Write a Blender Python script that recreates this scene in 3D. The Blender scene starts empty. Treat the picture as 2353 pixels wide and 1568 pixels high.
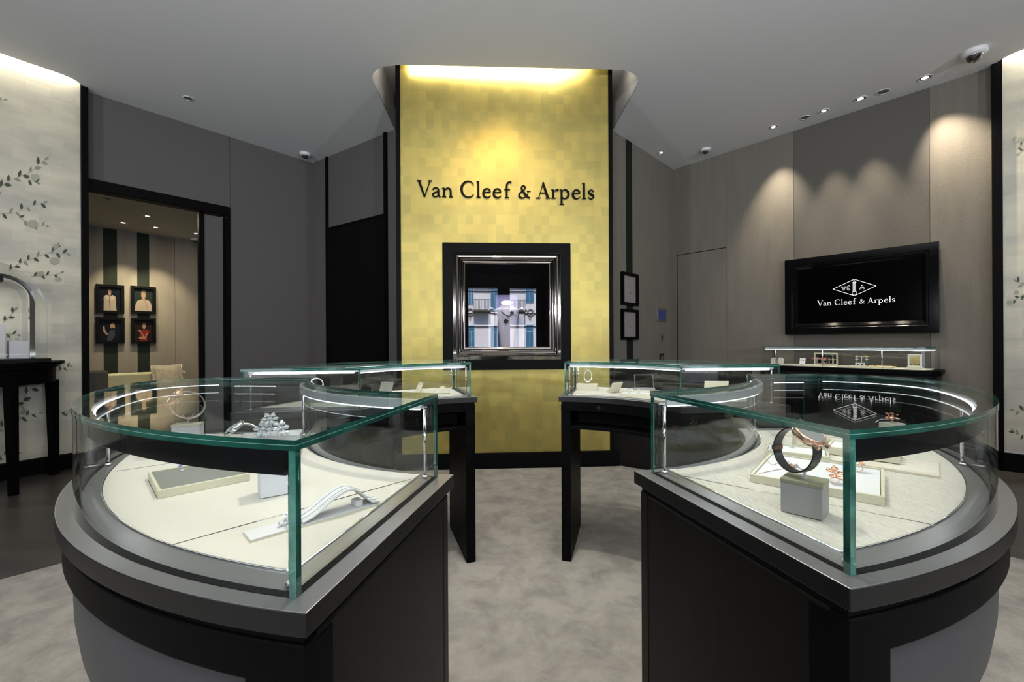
import bpy, bmesh, math, random
from mathutils import Vector, Matrix
random.seed(7)
sc = bpy.context.scene
C = sc.collection
PI = math.pi
# ---------------------------------------------------------------- camera
EYE = 1.30; FPX = 1000.0; ROLL = 0.0055
cam = bpy.data.objects.new('camera', bpy.data.cameras.new('camera')); C.objects.link(cam)
cam.data.sensor_width = 36; cam.data.lens = FPX / 2353 * 36; cam.data.clip_start = 0.02
_c, _s = math.cos(ROLL), math.sin(ROLL)
cam.matrix_world = Matrix(((_c, _s, 0, 0), (0, 0, -1, 0), (-_s, _c, 0, EYE), (0, 0, 0, 1)))
sc.camera = cam
# ---------------------------------------------------------------- world, exposure
w = bpy.data.worlds.new('sky'); sc.world = w; w.use_nodes = True
w.node_tree.nodes['Background'].inputs[0].default_value = (0.55, 0.72, 1.0, 1)
w.node_tree.nodes['Background'].inputs[1].default_value = 2.2
sc.view_settings.view_transform = 'Standard'; sc.view_settings.look = 'None'
sc.view_settings.exposure = 0.55; sc.view_settings.gamma = 1.0; sc.view_settings.use_curve_mapping = False
sc.cycles.max_bounces = 14; sc.cycles.transparent_max_bounces = 40; sc.cycles.glossy_bounces = 6
sc.cycles.caustics_reflective = False; sc.cycles.caustics_refractive = False
sc.cycles.sample_clamp_indirect = 6
CEIL = EYE + 2.72

def light(name, kind, loc, power, color=(1, 1, 1), target=None, size=0.1, size_y=None, angle=60, blend=0.5):
    d = bpy.data.lights.new(name, kind); d.energy = power; d.color = color
    if kind == 'AREA':
        d.size = size
        if size_y: d.shape = 'RECTANGLE'; d.size_y = size_y
    elif kind == 'SPOT':
        d.spot_size = math.radians(angle); d.spot_blend = blend; d.shadow_soft_size = size
    elif kind == 'POINT': d.shadow_soft_size = size
    o = bpy.data.objects.new(name, d); C.objects.link(o); o.location = loc
    if target is not None:
        o.rotation_euler = (Vector(target) - Vector(loc)).to_track_quat('-Z', 'Y').to_euler()
    return o
WARM = (1.0, 0.80, 0.55); SOFT = (1.0, 0.93, 0.84); COOL = (0.80, 0.90, 1.0)
# sun on the street facade opposite the shop (it stands behind the photographer)
sun = light('sun', 'SUN', (0, 0, 12), 6.5, (1, 0.95, 0.9), target=(0.5, -14, 0))
# overhead luminaires of the sales floor, plus an added fill light
o = light('round_ceiling_lamp_light', 'AREA', (0.08, 1.80, CEIL - 0.02), 45, SOFT, target=(0.08, 1.8, 0), size=2.6); o.data.shape = 'DISK'
light('ceiling_spot_centre', 'SPOT', (0.06, 1.9, CEIL - 0.05), 150, SOFT, target=(0.06, 2.0, 0), size=0.05, angle=112, blend=0.35)
light('entrance_fill_light', 'AREA', (0, -1.4, CEIL - 0.03), 60, (0.92, 0.96, 1.0), target=(0, -1.4, 0), size=4.0, size_y=1.2)  # invented fill to brighten the front of the room

# ---------------------------------------------------------------- pixel rays of the photograph -> metres
def uv(px, py):
    dx, dy = px - 1176.5, py - 784.0
    return (dx - dy * ROLL) / FPX, (dx * ROLL + dy) / FPX
def at_z(px, py, z):
    u, v = uv(px, py); Y = (EYE - z) / v
    return Vector((u * Y, Y, z))
def at_y(px, py, Y):
    u, v = uv(px, py); return Vector((u * Y, Y, EYE - v * Y))
class Wall:
    def __init__(s, A, B):
        s.A = Vector((A[0], A[1])); B = Vector((B[0], B[1])); s.L = (B - s.A).length; s.d = (B - s.A) / s.L
        n = Vector((s.d.y, -s.d.x)); s.n = n if n.dot(Vector((0, 1.8)) - s.A) > 0 else -n
    def hit(s, px, py=784, off=0):
        u, v = uv(px, py); o = s.A + s.n * off
        den = u * s.n.x + s.n.y; Y = (o.x * s.n.x + o.y * s.n.y) / den
        p = Vector((u * Y, Y)); return (p - o).dot(s.d), EYE - v * Y
    def s_at(s, px, off=0): return s.hit(px, 784, off)[0]
    def P(s, t, z, off=0):
        q = s.A + s.d * t + s.n * off; return Vector((q.x, q.y, z))
    def rect(s, x0, y0, x1, y1, off=0):
        a, b = s.hit(x0, y0, off), s.hit(x1, y1, off); return a[0], b[0], b[1], a[1]

# ---------------------------------------------------------------- materials
MATS = {}
def nt(name):
    m = bpy.data.materials.new(name); m.use_nodes = True; MATS[name] = m
    return m, m.node_tree.nodes, m.node_tree.links, m.node_tree.nodes['Principled BSDF']
def mat(name, col, rough=0.5, metal=0.0, spec=0.5, emit=None, strength=0, trans=0, coat=0, bump=None, var=None, sheen=0):
    m, N, K, b = nt(name)
    b.inputs['Base Color'].default_value = (*col, 1); b.inputs['Roughness'].default_value = rough
    b.inputs['Metallic'].default_value = metal; b.inputs['Specular IOR Level'].default_value = spec
    b.inputs['Transmission Weight'].default_value = trans; b.inputs['Coat Weight'].default_value = coat
    b.inputs['Sheen Weight'].default_value = sheen
    if emit: b.inputs['Emission Color'].default_value = (*emit, 1); b.inputs['Emission Strength'].default_value = strength
    if bump or var:
        tc = N.new('ShaderNodeTexCoord')
    if var:      # (scale, amount, stretch)
        mp = N.new('ShaderNodeMapping'); K.new(tc.outputs['Object'], mp.inputs[0]); mp.inputs['Scale'].default_value = var[2]
        no = N.new('ShaderNodeTexNoise'); no.inputs['Scale'].default_value = var[0]; no.inputs['Detail'].default_value = 6
        K.new(mp.outputs[0], no.inputs[0])
        r = N.new('ShaderNodeValToRGB'); K.new(no.outputs[0], r.inputs[0])
        a = var[1]
        r.color_ramp.elements[0].position = 0.3; r.color_ramp.elements[1].position = 0.7
        r.color_ramp.elements[0].color = (*[c * (1 - a) for c in col], 1); r.color_ramp.elements[1].color = (*[min(1, c * (1 + a)) for c in col], 1)
        K.new(r.outputs[0], b.inputs['Base Color'])
    if bump:     # (scale, strength, stretch)
        mp = N.new('ShaderNodeMapping'); K.new(tc.outputs['Object'], mp.inputs[0]); mp.inputs['Scale'].default_value = bump[2]
        no = N.new('ShaderNodeTexNoise'); no.inputs['Scale'].default_value = bump[0]; no.inputs['Detail'].default_value = 3
        K.new(mp.outputs[0], no.inputs[0])
        bn = N.new('ShaderNodeBump'); bn.inputs['Strength'].default_value = bump[1]; bn.inputs['Distance'].default_value = 0.01
        K.new(no.outputs[0], bn.inputs['Height']); K.new(bn.outputs[0], b.inputs['Normal'])
    return m
def glass(name, tint, refl=1.0, base=0.04, ex=5):
    m = bpy.data.materials.new(name); m.use_nodes = True; N = m.node_tree.nodes; K = m.node_tree.links; N.clear()
    out = N.new('ShaderNodeOutputMaterial'); mix = N.new('ShaderNodeMixShader')
    tr = N.new('ShaderNodeBsdfTransparent'); tr.inputs[0].default_value = (*tint, 1)
    gl = N.new('ShaderNodeBsdfGlossy'); gl.inputs['Roughness'].default_value = 0.0; gl.inputs['Color'].default_value = (refl, refl, refl, 1)
    lw = N.new('ShaderNodeLayerWeight'); lw.inputs[0].default_value = 0.5
    p = N.new('ShaderNodeMath'); p.operation = 'POWER'; p.inputs[1].default_value = ex; K.new(lw.outputs['Facing'], p.inputs[0])
    ma = N.new('ShaderNodeMath'); ma.operation = 'MULTIPLY_ADD'; ma.inputs[1].default_value = 1 - base; ma.inputs[2].default_value = base; K.new(p.outputs[0], ma.inputs[0])
    K.new(ma.outputs[0], mix.inputs[0]); K.new(tr.outputs[0], mix.inputs[1]); K.new(gl.outputs[0], mix.inputs[2]); K.new(mix.outputs[0], out.inputs[0])
    MATS[name] = m; return m
V1 = (1, 1, 1)
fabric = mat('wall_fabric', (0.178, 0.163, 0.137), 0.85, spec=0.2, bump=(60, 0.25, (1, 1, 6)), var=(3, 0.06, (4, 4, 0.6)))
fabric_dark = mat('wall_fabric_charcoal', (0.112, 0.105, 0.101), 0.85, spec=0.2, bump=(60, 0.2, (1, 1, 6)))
stripe = mat('dark_green_stripe', (0.008, 0.012, 0.008), 0.7, spec=0.2)
ceil_m = mat('ceiling_paint', (0.74, 0.74, 0.74), 0.75, spec=0.2)
ceil_warm = mat('back_room_ceiling', (0.58, 0.56, 0.50), 0.8)
black = mat('black_lacquer', (0.006, 0.006, 0.007), 0.35, spec=0.12)
black_satin = mat('black_satin_wood', (0.0035, 0.0035, 0.004), 0.45, spec=0.04, var=(6, 0.2, (30, 30, 1)))
rim_m = mat('satin_black_rim', (0.005, 0.005, 0.0055), 0.38, spec=0.5)
rim_lit = mat('satin_black_rim_lit', (0.27, 0.27, 0.275), 0.36, metal=0.85)  # black rim seen from above, its bright reflections put into a paler colour
body_m = mat('near_black_veneer', (0.007, 0.0065, 0.0058), 0.42, spec=0.18, var=(5, 0.25, (20, 20, 1)))
belly_m = mat('dark_grey_lacquer', (0.060, 0.060, 0.065), 0.45, spec=0.4)
floor_m = mat('dark_stone_floor', (0.038, 0.035, 0.030), 0.34, spec=0.35, var=(1.2, 0.35, (1, 7, 1)))
void_m = mat('deep_black', (0.003, 0.003, 0.003), 0.8, spec=0.1)
chrome = mat('polished_chrome', (0.82, 0.83, 0.85), 0.07, metal=1)
dark_chrome = mat('dark_chrome', (0.42, 0.39, 0.37), 0.06, metal=1)
ribbed = mat('brushed_aluminium', (0.72, 0.75, 0.80), 0.35, metal=0.45, bump=(1, 0.4, (900, 900, 1)))
silver = mat('bright_silver', (0.9, 0.9, 0.92), 0.12, metal=1)
rose = mat('rose_gold', (0.93, 0.58, 0.42), 0.16, metal=1)
gold_m = mat('yellow_gold', (0.95, 0.72, 0.32), 0.18, metal=1)
diamond = mat('diamond', (0.92, 0.93, 0.96), 0.03, metal=0.55, spec=1.0, coat=1)
sapphire = mat('blue_stone', (0.03, 0.05, 0.75), 0.05, spec=1, coat=1)
ruby = mat('red_stone', (0.6, 0.03, 0.02), 0.1, spec=1, coat=1)
emerald = mat('green_stone', (0.0, 0.25, 0.10), 0.1, spec=1, coat=1)
onyx = mat('black_stone', (0.01, 0.01, 0.012), 0.05, spec=1, coat=1)
leather = mat('cream_leather', (0.60, 0.565, 0.495), 0.55, spec=0.3, bump=(240, 0.25, (1, 1, 1)), var=(2, 0.05, V1))
leather_w = mat('cream_moire_leather', (0.60, 0.57, 0.50), 0.55, spec=0.3, bump=(38, 1.0, (6, 1.3, 1)), var=(38, 0.10, (6, 1.3, 1)))
cream = mat('cream_edge_lacquer', (0.57, 0.535, 0.40), 0.4)
greypad = mat('grey_suede', (0.19, 0.187, 0.168), 0.8)
whitepad = mat('white_suede', (0.62, 0.61, 0.615), 0.75)
greyblk = mat('grey_satin_block', (0.27, 0.265, 0.258), 0.5)
paleblk = mat('pale_grey_block', (0.60, 0.60, 0.63), 0.6)
olive = mat('olive_cap', (0.23, 0.225, 0.145), 0.4)
beigeblk = mat('beige_block', (0.58, 0.54, 0.42), 0.55)
acrylic = mat('frosted_acrylic', (0.80, 0.82, 0.88), 0.15, spec=0.7, trans=0.35)
strapblk = mat('black_strap', (0.02, 0.02, 0.022), 0.35, spec=0.6)
white_m = mat('white_plastic', (0.72, 0.72, 0.74), 0.4)
smoked = mat('smoked_dome', (0.02, 0.02, 0.02), 0.05, spec=0.8, coat=1)
glass_m = glass('clear_glass', (0.975, 0.99, 0.983), ex=6)
glass_top = glass('laminated_glass', (0.95, 0.98, 0.97), base=0.05, ex=8)
glass_win = glass('reflective_glass', (0.93, 0.94, 0.96), base=0.22)
dome_m = glass('dome_glass', (0.96, 0.965, 0.965), base=0.03, ex=12)
edge_m = mat('green_glass_edge', (0.010, 0.075, 0.056), 0.10, spec=0.9, coat=1, trans=0.15, var=(14, 0.6, V1))
edge_k = mat('mid_green_glass_edge', (0.05, 0.21, 0.165), 0.12, spec=0.9, coat=1, trans=0.3, var=(25, 0.5, V1))
edge_l = mat('pale_green_glass_edge', (0.22, 0.48, 0.40), 0.15, spec=0.9, coat=1, trans=0.3)
led = mat('led_strip', (1, 1, 1), 0.4, emit=(0.93, 0.96, 1.0), strength=9.5)
led_hot = mat('led_tube', (1, 1, 1), 0.4, emit=(0.96, 0.98, 1.0), strength=9)
lamp_on = mat('lamp_lit', (1, 1, 1), 0.4, emit=(1.0, 0.9, 0.75), strength=3.0)
lamp_off = mat('lamp_reflector', (0.5, 0.5, 0.5), 0.2, metal=1)
screen_m = mat('screen_black', (0.0015, 0.0015, 0.0015), 0.15, spec=0.04)
logo_m = mat('screen_white', (0.5, 0.5, 0.5), 0.5, emit=(1, 1, 1), strength=0.6)
sign_m = mat('sign_black', (0.003, 0.003, 0.003), 0.5, spec=0.06)
sofa_m = mat('olive_upholstery', (0.30, 0.29, 0.18), 0.7)
chair_m = mat('brown_upholstery', (0.075, 0.068, 0.045), 0.7)
pillow_m = mat('taupe_velvet', (0.15, 0.13, 0.092), 0.7, sheen=0.6, var=(20, 0.25, V1))
purple = mat('lilac_backing', (0.30, 0.26, 0.42), 0.6)
bust_m = mat('lilac_white_bust', (0.80, 0.74, 0.84), 0.55)
blue_lcd = mat('keypad_screen', (0.02, 0.03, 0.08), 0.3, emit=(0.04, 0.10, 0.6), strength=0.07)
red_led = mat('red_indicator', (0.6, 0.02, 0.02), 0.3, emit=(1, 0.05, 0.05), strength=3)

def gold_leaf():
    m, N, K, b = nt('gold_leaf')
    tc = N.new('ShaderNodeTexCoord')
    br = N.new('ShaderNodeTexBrick'); K.new(tc.outputs['Object'], br.inputs[0])
    mp = N.new('ShaderNodeMapping'); K.new(tc.outputs['Object'], mp.inputs[0]); mp.inputs['Rotation'].default_value = (PI / 2, 0, 0)
    K.new(mp.outputs[0], br.inputs[0])
    br.inputs['Scale'].default_value = 1; br.inputs['Brick Width'].default_value = 0.078; br.inputs['Row Height'].default_value = 0.096
    br.inputs['Mortar Size'].default_value = 0.0016; br.offset = 0.0
    br.inputs['Color1'].default_value = (0.47, 0.375, 0.105, 1); br.inputs['Color2'].default_value = (0.37, 0.315, 0.095, 1); br.inputs['Mortar'].default_value = (0.43, 0.35, 0.10, 1)
    no = N.new('ShaderNodeTexNoise'); no.inputs['Scale'].default_value = 2.5; no.inputs['Detail'].default_value = 5; K.new(mp.outputs[0], no.inputs[0])
    mx = N.new('ShaderNodeMixRGB'); mx.blend_type = 'MULTIPLY'; mx.inputs[0].default_value = 0.45
    K.new(br.outputs[0], mx.inputs[1]); K.new(no.outputs[0], mx.inputs[2])
    K.new(mx.outputs[0], b.inputs['Base Color'])
    r = N.new('ShaderNodeMapRange'); K.new(br.outputs[0], r.inputs[0]); r.inputs[3].default_value = 0.36; r.inputs[4].default_value = 0.52
    K.new(r.outputs[0], b.inputs['Roughness']); b.inputs['Metallic'].default_value = 0.62
    bn = N.new('ShaderNodeBump'); bn.inputs['Strength'].default_value = 0.12; bn.inputs['Distance'].default_value = 0.01
    K.new(br.outputs[0], bn.inputs['Height']); K.new(bn.outputs[0], b.inputs['Normal'])
    return m
gold_wall = gold_leaf()
def silver_leaf():
    m, N, K, b = nt('silver_leaf_wallpaper')
    tc = N.new('ShaderNodeTexCoord'); mp = N.new('ShaderNodeMapping'); K.new(tc.outputs['Object'], mp.inputs[0]); mp.inputs['Scale'].default_value = (1.2, 1.2, 3.2)
    sx = N.new('ShaderNodeSeparateXYZ'); cx_ = N.new('ShaderNodeCombineXYZ'); K.new(tc.outputs['Object'], sx.inputs[0]); K.new(sx.outputs['Y'], cx_.inputs['X']); K.new(sx.outputs['Z'], cx_.inputs['Y'])
    vo = N.new('ShaderNodeTexBrick'); K.new(cx_.outputs[0], vo.inputs[0]); vo.inputs['Scale'].default_value = 1; vo.inputs['Brick Width'].default_value = 0.15; vo.inputs['Row Height'].default_value = 0.10; vo.inputs['Mortar Size'].default_value = 0.002; vo.inputs['Mortar Smooth'].default_value = 0.6
    vo.inputs['Color1'].default_value = (0.40, 0.41, 0.42, 1); vo.inputs['Color2'].default_value = (0.60, 0.59, 0.55, 1); vo.inputs['Mortar'].default_value = (0.44, 0.44, 0.42, 1)
    no = N.new('ShaderNodeTexNoise'); no.inputs['Scale'].default_value = 1.3; no.inputs['Detail'].default_value = 8; K.new(mp.outputs[0], no.inputs[0])
    r = N.new('ShaderNodeValToRGB'); K.new(no.outputs[0], r.inputs[0])
    r.color_ramp.elements[0].position = 0.30; r.color_ramp.elements[0].color = (0.42, 0.41, 0.36, 1)
    r.color_ramp.elements[1].position = 0.70; r.color_ramp.elements[1].color = (0.66, 0.61, 0.47, 1)
    mx = N.new('ShaderNodeMixRGB'); mx.blend_type = 'OVERLAY'; mx.inputs[0].default_value = 0.45
    K.new(r.outputs[0], mx.inputs[1]); K.new(vo.outputs['Color'], mx.inputs[2])
    hs = N.new('ShaderNodeHueSaturation'); hs.inputs['Saturation'].default_value = 0.9; K.new(mx.outputs[0], hs.inputs['Color'])
    K.new(hs.outputs[0], b.inputs['Base Color']); b.inputs['Roughness'].default_value = 0.5; b.inputs['Metallic'].default_value = 0.3
    return m
silver_wall = silver_leaf()
def carpet_mat():
    m, N, K, b = nt('taupe_carpet')
    tc = N.new('ShaderNodeTexCoord')
    n1 = N.new('ShaderNodeTexNoise'); n1.inputs['Scale'].default_value = 5.5; n1.inputs['Detail'].default_value = 10; n1.inputs['Roughness'].default_value = 0.68; n1.inputs['Distortion'].default_value = 0.35
    K.new(tc.outputs['Object'], n1.inputs[0])
    r = N.new('ShaderNodeValToRGB'); K.new(n1.outputs[0], r.inputs[0])
    r.color_ramp.elements[0].position = 0.36; r.color_ramp.elements[0].color = (0.225, 0.212, 0.190, 1)
    r.color_ramp.elements[1].position = 0.60; r.color_ramp.elements[1].color = (0.34, 0.322, 0.288, 1)
    K.new(r.outputs[0], b.inputs['Base Color']); b.inputs['Roughness'].default_value = 0.95; b.inputs['Specular IOR Level'].default_value = 0.1
    n2 = N.new('ShaderNodeTexNoise'); n2.inputs['Scale'].default_value = 180; K.new(tc.outputs['Object'], n2.inputs[0])
    bn = N.new('ShaderNodeBump'); bn.inputs['Strength'].default_value = 0.5; bn.inputs['Distance'].default_value = 0.01
    K.new(n2.outputs[0], bn.inputs['Height']); K.new(bn.outputs[0], b.inputs['Normal'])
    return m
carpet_m = carpet_mat()

# ---------------------------------------------------------------- mesh helpers
class MB:
    def __init__(s): s.v = []; s.f = []; s.m = []; s.sm = []
    def add(s, vs, fs, mi=0, smooth=False):
        b = len(s.v); s.v += [tuple(x) for x in vs]
        for k, f in enumerate(fs):
            s.f.append([b + i for i in f]); s.m.append(mi if not isinstance(mi, (list, tuple)) else mi[k]); s.sm.append(smooth)
        return s
    def hexa(s, p, mi=0):   # p: 4 bottom + 4 top
        return s.add(p, [(3, 2, 1, 0), (4, 5, 6, 7), (0, 1, 5, 4), (1, 2, 6, 5), (2, 3, 7, 6), (3, 0, 4, 7)], mi)
    def box(s, c, d, rz=0, mi=0):   # centre of the base, dims
        x, y, z = d[0] / 2, d[1] / 2, d[2]; R = Matrix.Rotation(rz, 3, 'Z'); c = Vector(c)
        return s.hexa([c + R @ Vector(q) for q in ((-x, -y, 0), (x, -y, 0), (x, y, 0), (-x, y, 0), (-x, -y, z), (x, -y, z), (x, y, z), (-x, y, z))], mi)
    def wbox(s, W, s0, s1, z0, z1, o0, o1, mi=0):
        P = W.P
        return s.hexa([P(s0, z0, o0), P(s1, z0, o0), P(s1, z0, o1), P(s0, z0, o1), P(s0, z1, o0), P(s1, z1, o0), P(s1, z1, o1), P(s0, z1, o1)], mi)
    def prism(s, pts, z0, z1, mi=0, side=None, smooth_side=False):
        n = len(pts); b = [(p[0], p[1], z0) for p in pts]; t = [(p[0], p[1], z1) for p in pts]
        s.add(b + t, [tuple(range(n))[::-1], tuple(range(n, 2 * n))], mi)
        return s.add(b + t, [(i, (i + 1) % n, n + (i + 1) % n, n + i) for i in range(n)], mi if side is None else side, smooth_side)
    def tube(s, path, r, n=10, mi=0, closed=False, cap=True):
        path = [Vector(p) for p in path]; rs = r if isinstance(r, (list, tuple)) else [r] * len(path)
        rings = []; N = len(path); prev = None
        for i, p in enumerate(path):
            if closed: t = path[(i + 1) % N] - path[i - 1]
            else: t = path[min(i + 1, N - 1)] - path[max(i - 1, 0)]
            t.normalize()
            if prev is None:
                a = Vector((0, 0, 1)) if abs(t.z) < 0.9 else Vector((1, 0, 0)); a = (a - t * a.dot(t)).normalized()
            else:
                a = prev - t * prev.dot(t); a = a.normalized() if a.length > 1e-6 else prev
            prev = a; bb = t.cross(a)
            rings.append([p + (a * math.cos(2 * PI * k / n) + bb * math.sin(2 * PI * k / n)) * rs[i] for k in range(n)])
        vs = [q for rg in rings for q in rg]; fs = []
        for i in range(N if closed else N - 1):
            j = (i + 1) % N
            for k in range(n): fs.append((i * n + k, i * n + (k + 1) % n, j * n + (k + 1) % n, j * n + k))
        s.add(vs, fs, mi, True)
        if cap and not closed: s.add(vs, [tuple(range(n))[::-1], tuple(range((N - 1) * n, N * n))], mi)
        return s
    def lathe(s, prof, c=(0, 0, 0), n=28, mi=0, axis=None, M=None):
        c = Vector(c); vs = []
        for r, z in prof:
            for k in range(n):
                q = Vector((r * math.cos(2 * PI * k / n), r * math.sin(2 * PI * k / n), z))
                if M is not None: q = M @ q
                vs.append(c + q)
        fs = [(i * n + k, i * n + (k + 1) % n, (i + 1) * n + (k + 1) % n, (i + 1) * n + k) for i in range(len(prof) - 1) for k in range(n)]
        return s.add(vs, fs, mi, True)
    def ball(s, c, r, mi=0, n=8, sq=(1, 1, 1), smooth=True):
        c = Vector(c); vs = []; fs = []
        for i in range(n + 1):
            th = PI * i / n
            for k in range(n * 2):
                a = PI * k / n; vs.append(c + Vector((r * sq[0] * math.sin(th) * math.cos(a), r * sq[1] * math.sin(th) * math.sin(a), r * sq[2] * math.cos(th))))
        m = n * 2
        for i in range(n):
            for k in range(m): fs.append((i * m + k, (i + 1) * m + k, (i + 1) * m + (k + 1) % m, i * m + (k + 1) % m))
        return s.add(vs, fs, mi, smooth)
    def gem(s, c, r, mi=0, sides=8, rot=0, M=None):   # cut stone: table, girdle, point
        c = Vector(c); q = []
        for rr, z in ((0.55, 0.45), (1, 0.12)):
            q += [Vector((rr * r * math.cos(2 * PI * k / sides + rot + (0.2 if rr < 1 else 0)), rr * r * math.sin(2 * PI * k / sides + rot), z * r)) for k in range(sides)]
        q.append(Vector((0, 0, -0.7 * r)))
        q = [c + ((M @ x) if M is not None else x) for x in q]; n = sides
        return s.add(q, [tuple(range(n))] + [(k, n + k, n + (k + 1) % n, (k + 1) % n) for k in range(n)] + [(n + k, 2 * n, n + (k + 1) % n) for k in range(n)], mi)
    def pane(s, path, th, z0, z1, face=0, edge=1, sign=1):   # vertical sheet following a 2-D path, thickened to one side
        P = [Vector(p) for p in path]; Q = []
        for i in range(len(P)):
            a = P[max(i - 1, 0)]; b = P[min(i + 1, len(P) - 1)]; t = (b - a).normalized(); Q.append(P[i] + Vector((-t.y, t.x)) * th * sign)
        n = len(P); vs = [(p.x, p.y, z) for z in (z0, z1) for p in P] + [(q.x, q.y, z) for z in (z0, z1) for q in Q]
        a0, a1, b0, b1 = 0, n, 2 * n, 3 * n
        fs, mi = [], []
        for i in range(n - 1):
            fs += [(a0 + i, a0 + i + 1, a1 + i + 1, a1 + i), (b0 + i, b1 + i, b1 + i + 1, b0 + i + 1)]; mi += [face, face]
            fs += [(a0 + i, b0 + i, b0 + i + 1, a0 + i + 1), (a1 + i, a1 + i + 1, b1 + i + 1, b1 + i)]; mi += [edge, edge]
        s.add(vs, fs, mi, False)
        s.add(vs, [(a0, a1, b1, b0), (a0 + n - 1, b0 + n - 1, b1 + n - 1, a1 + n - 1)], edge)
        return s
    def frame(s, W, s0, s1, z0, z1, prof, mi=0):   # mitred frame: prof = [(inset, off)...] closed section
        vs = []
        for i, o in prof:
            vs += [W.P(s0 + i, z0 + i, o), W.P(s1 - i, z0 + i, o), W.P(s1 - i, z1 - i, o), W.P(s0 + i, z1 - i, o)]
        n = len(prof); fs = []
        for j in range(n):
            k = (j + 1) % n
            for c in range(4): fs.append((j * 4 + c, j * 4 + (c + 1) % 4, k * 4 + (c + 1) % 4, k * 4 + c))
        return s.add(vs, fs, mi)
    def build(s, name, mats, parent=None, origin=None, bevel=0, xf=None):
        me = bpy.data.meshes.new(name); vs = s.v
        if xf is not None: vs = [tuple(xf @ Vector(v)) for v in vs]
        if origin is not None: vs = [(v[0] - origin[0], v[1] - origin[1], v[2] - origin[2]) for v in vs]
        me.from_pydata(vs, [], s.f)
        for m in (mats if isinstance(mats, (list, tuple)) else [mats]): me.materials.append(m)
        me.polygons.foreach_set('material_index', s.m); me.polygons.foreach_set('use_smooth', s.sm)
        bm = bmesh.new(); bm.from_mesh(me); bmesh.ops.remove_doubles(bm, verts=bm.verts, dist=1e-6); bmesh.ops.recalc_face_normals(bm, faces=bm.faces); bm.to_mesh(me); bm.free()
        o = bpy.data.objects.new(name, me); C.objects.link(o)
        if origin is not None: o.location = origin
        if parent is not None:      # vertices are written in world coordinates: undo the parent's placement
            o.parent = parent; o.location = (0, 0, 0)
            me.transform(parent_world(parent).inverted())
        if bevel:
            b = o.modifiers.new('edge', 'BEVEL'); b.width = bevel; b.segments = 2; b.limit_method = 'ANGLE'; b.angle_limit = math.radians(50)
        return o
def parent_world(p):
    M = Matrix.LocRotScale(p.location, p.rotation_euler, p.scale)
    return parent_world(p.parent) @ M if p.parent is not None else M
def tag(o, label, cat, group=None):
    o['label'] = label; o['category'] = cat
    if group: o['group'] = group
    return o
def thing(name, loc, label, cat, group=None, rz=0):
    o = bpy.data.objects.new(name, None); C.objects.link(o); o.location = loc; o.rotation_euler = (0, 0, rz); o.empty_display_size = 0.05
    return tag(o, label, cat, group)
def struct(o, label=None):
    o['kind'] = 'structure'
    if label: o['label'] = label
    return o
def lbl(o, t): o['label'] = t; return o
def copy_thing(src, loc, label, rz=None):
    def cp(o, par):
        c = o.copy(); C.objects.link(c); c.parent = par
        for ch in [x for x in kids if x.parent == o]: cp(ch, c)
        return c
    kids = list(bpy.data.objects)
    r = cp(src, None); r.location = loc; r['label'] = label
    if rz is not None: r.rotation_euler = (0, 0, rz)
    return r
def catmull(pts, n=6, closed=False):
    P = [Vector(p) for p in pts]; out = []; N = len(P)
    for i in range(N if closed else N - 1):
        p0 = P[i - 1] if (i > 0 or closed) else P[0]; p1 = P[i]; p2 = P[(i + 1) % N]; p3 = P[(i + 2) % N] if (i + 2 < N or closed) else P[-1]
        for k in range(n):
            t = k / n; out.append(0.5 * ((2 * p1) + (p2 - p0) * t + (2 * p0 - 5 * p1 + 4 * p2 - p3) * t * t + (3 * p1 - p0 - 3 * p2 + p3) * t ** 3))
    if not closed: out.append(P[-1])
    return out

# ================================================================ THE SETTING
HI = CEIL + 0.45
def xy(px, py): p = at_z(px, py, CEIL); return (p.x, p.y)
cA, cB = xy(198, 210), xy(718, 375)
WL = Wall(cA, cB); WBL = Wall(cB, xy(907, 298)); WBR = Wall(xy(1408, 300), xy(1548, 390)); WR = Wall(xy(1548, 390), xy(2293, 150))
WC = Wall((-1.118, 4.398), (1.05, 4.525))
WSL = Wall((-4.87, 4.13), (-4.59, 4.55)); WSR = Wall((4.84, 4.29), (6.94, 2.13))
# floor and carpet
f = MB().box((0, 2, -0.1), (20, 20, 0.1)).build('floor', floor_m); struct(f, 'dark brown polished stone floor')
cp = [(-3.62, 1.50), (-2.811, 2.383), (-2.676, 2.533), (-1.75, 4.05), (-1.22, 4.36), (-1.15, 4.35), (1.09, 4.47), (1.12, 4.48), (1.62, 4.12), (2.915, 2.60), (3.9, 1.5), (3.9, -2.9), (-3.62, -2.9)]
o = MB().prism(cp, 0, 0.008).build('carpet', carpet_m); tag(o, 'mottled taupe carpet laid on the dark floor under the ring of cases', 'carpet')
# ceiling with its light pockets
pockL = [xy(*p) for p in ((0, 122), (60, 143), (120, 163), (150, 174), (172, 184), (187, 195), (195, 204))]
pockC = [xy(*p) for p in ((907, 298), (880, 238), (860, 195), (855, 180), (860, 166), (880, 154), (920, 149), (1403, 160), (1440, 163), (1462, 176), (1467, 190), (1460, 206), (1435, 250), (1408, 300))]
pockR = [xy(*p) for p in ((2262, 162), (2272, 156), (2285, 147), (2304, 135), (2330, 122), (2353, 113))]
def smooth_mid(P, i0, i1):
    mid = [tuple(v)[:2] for v in catmull([(p[0], p[1], 0) for p in P[i0:i1]], 5)]
    return P[:i0] + mid + P[i1:]
pockC = smooth_mid(pockC, 1, 7)[:]; k_ = len(pockC) - 7; pockC = smooth_mid(pockC, k_, len(pockC) - 1)
pockL = smooth_mid(pockL, 1, len(pockL)); pockR = smooth_mid(pockR, 0, len(pockR))
def ext(p, q, t): return (p[0] + (p[0] - q[0]) * t, p[1] + (p[1] - q[1]) * t)
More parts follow.
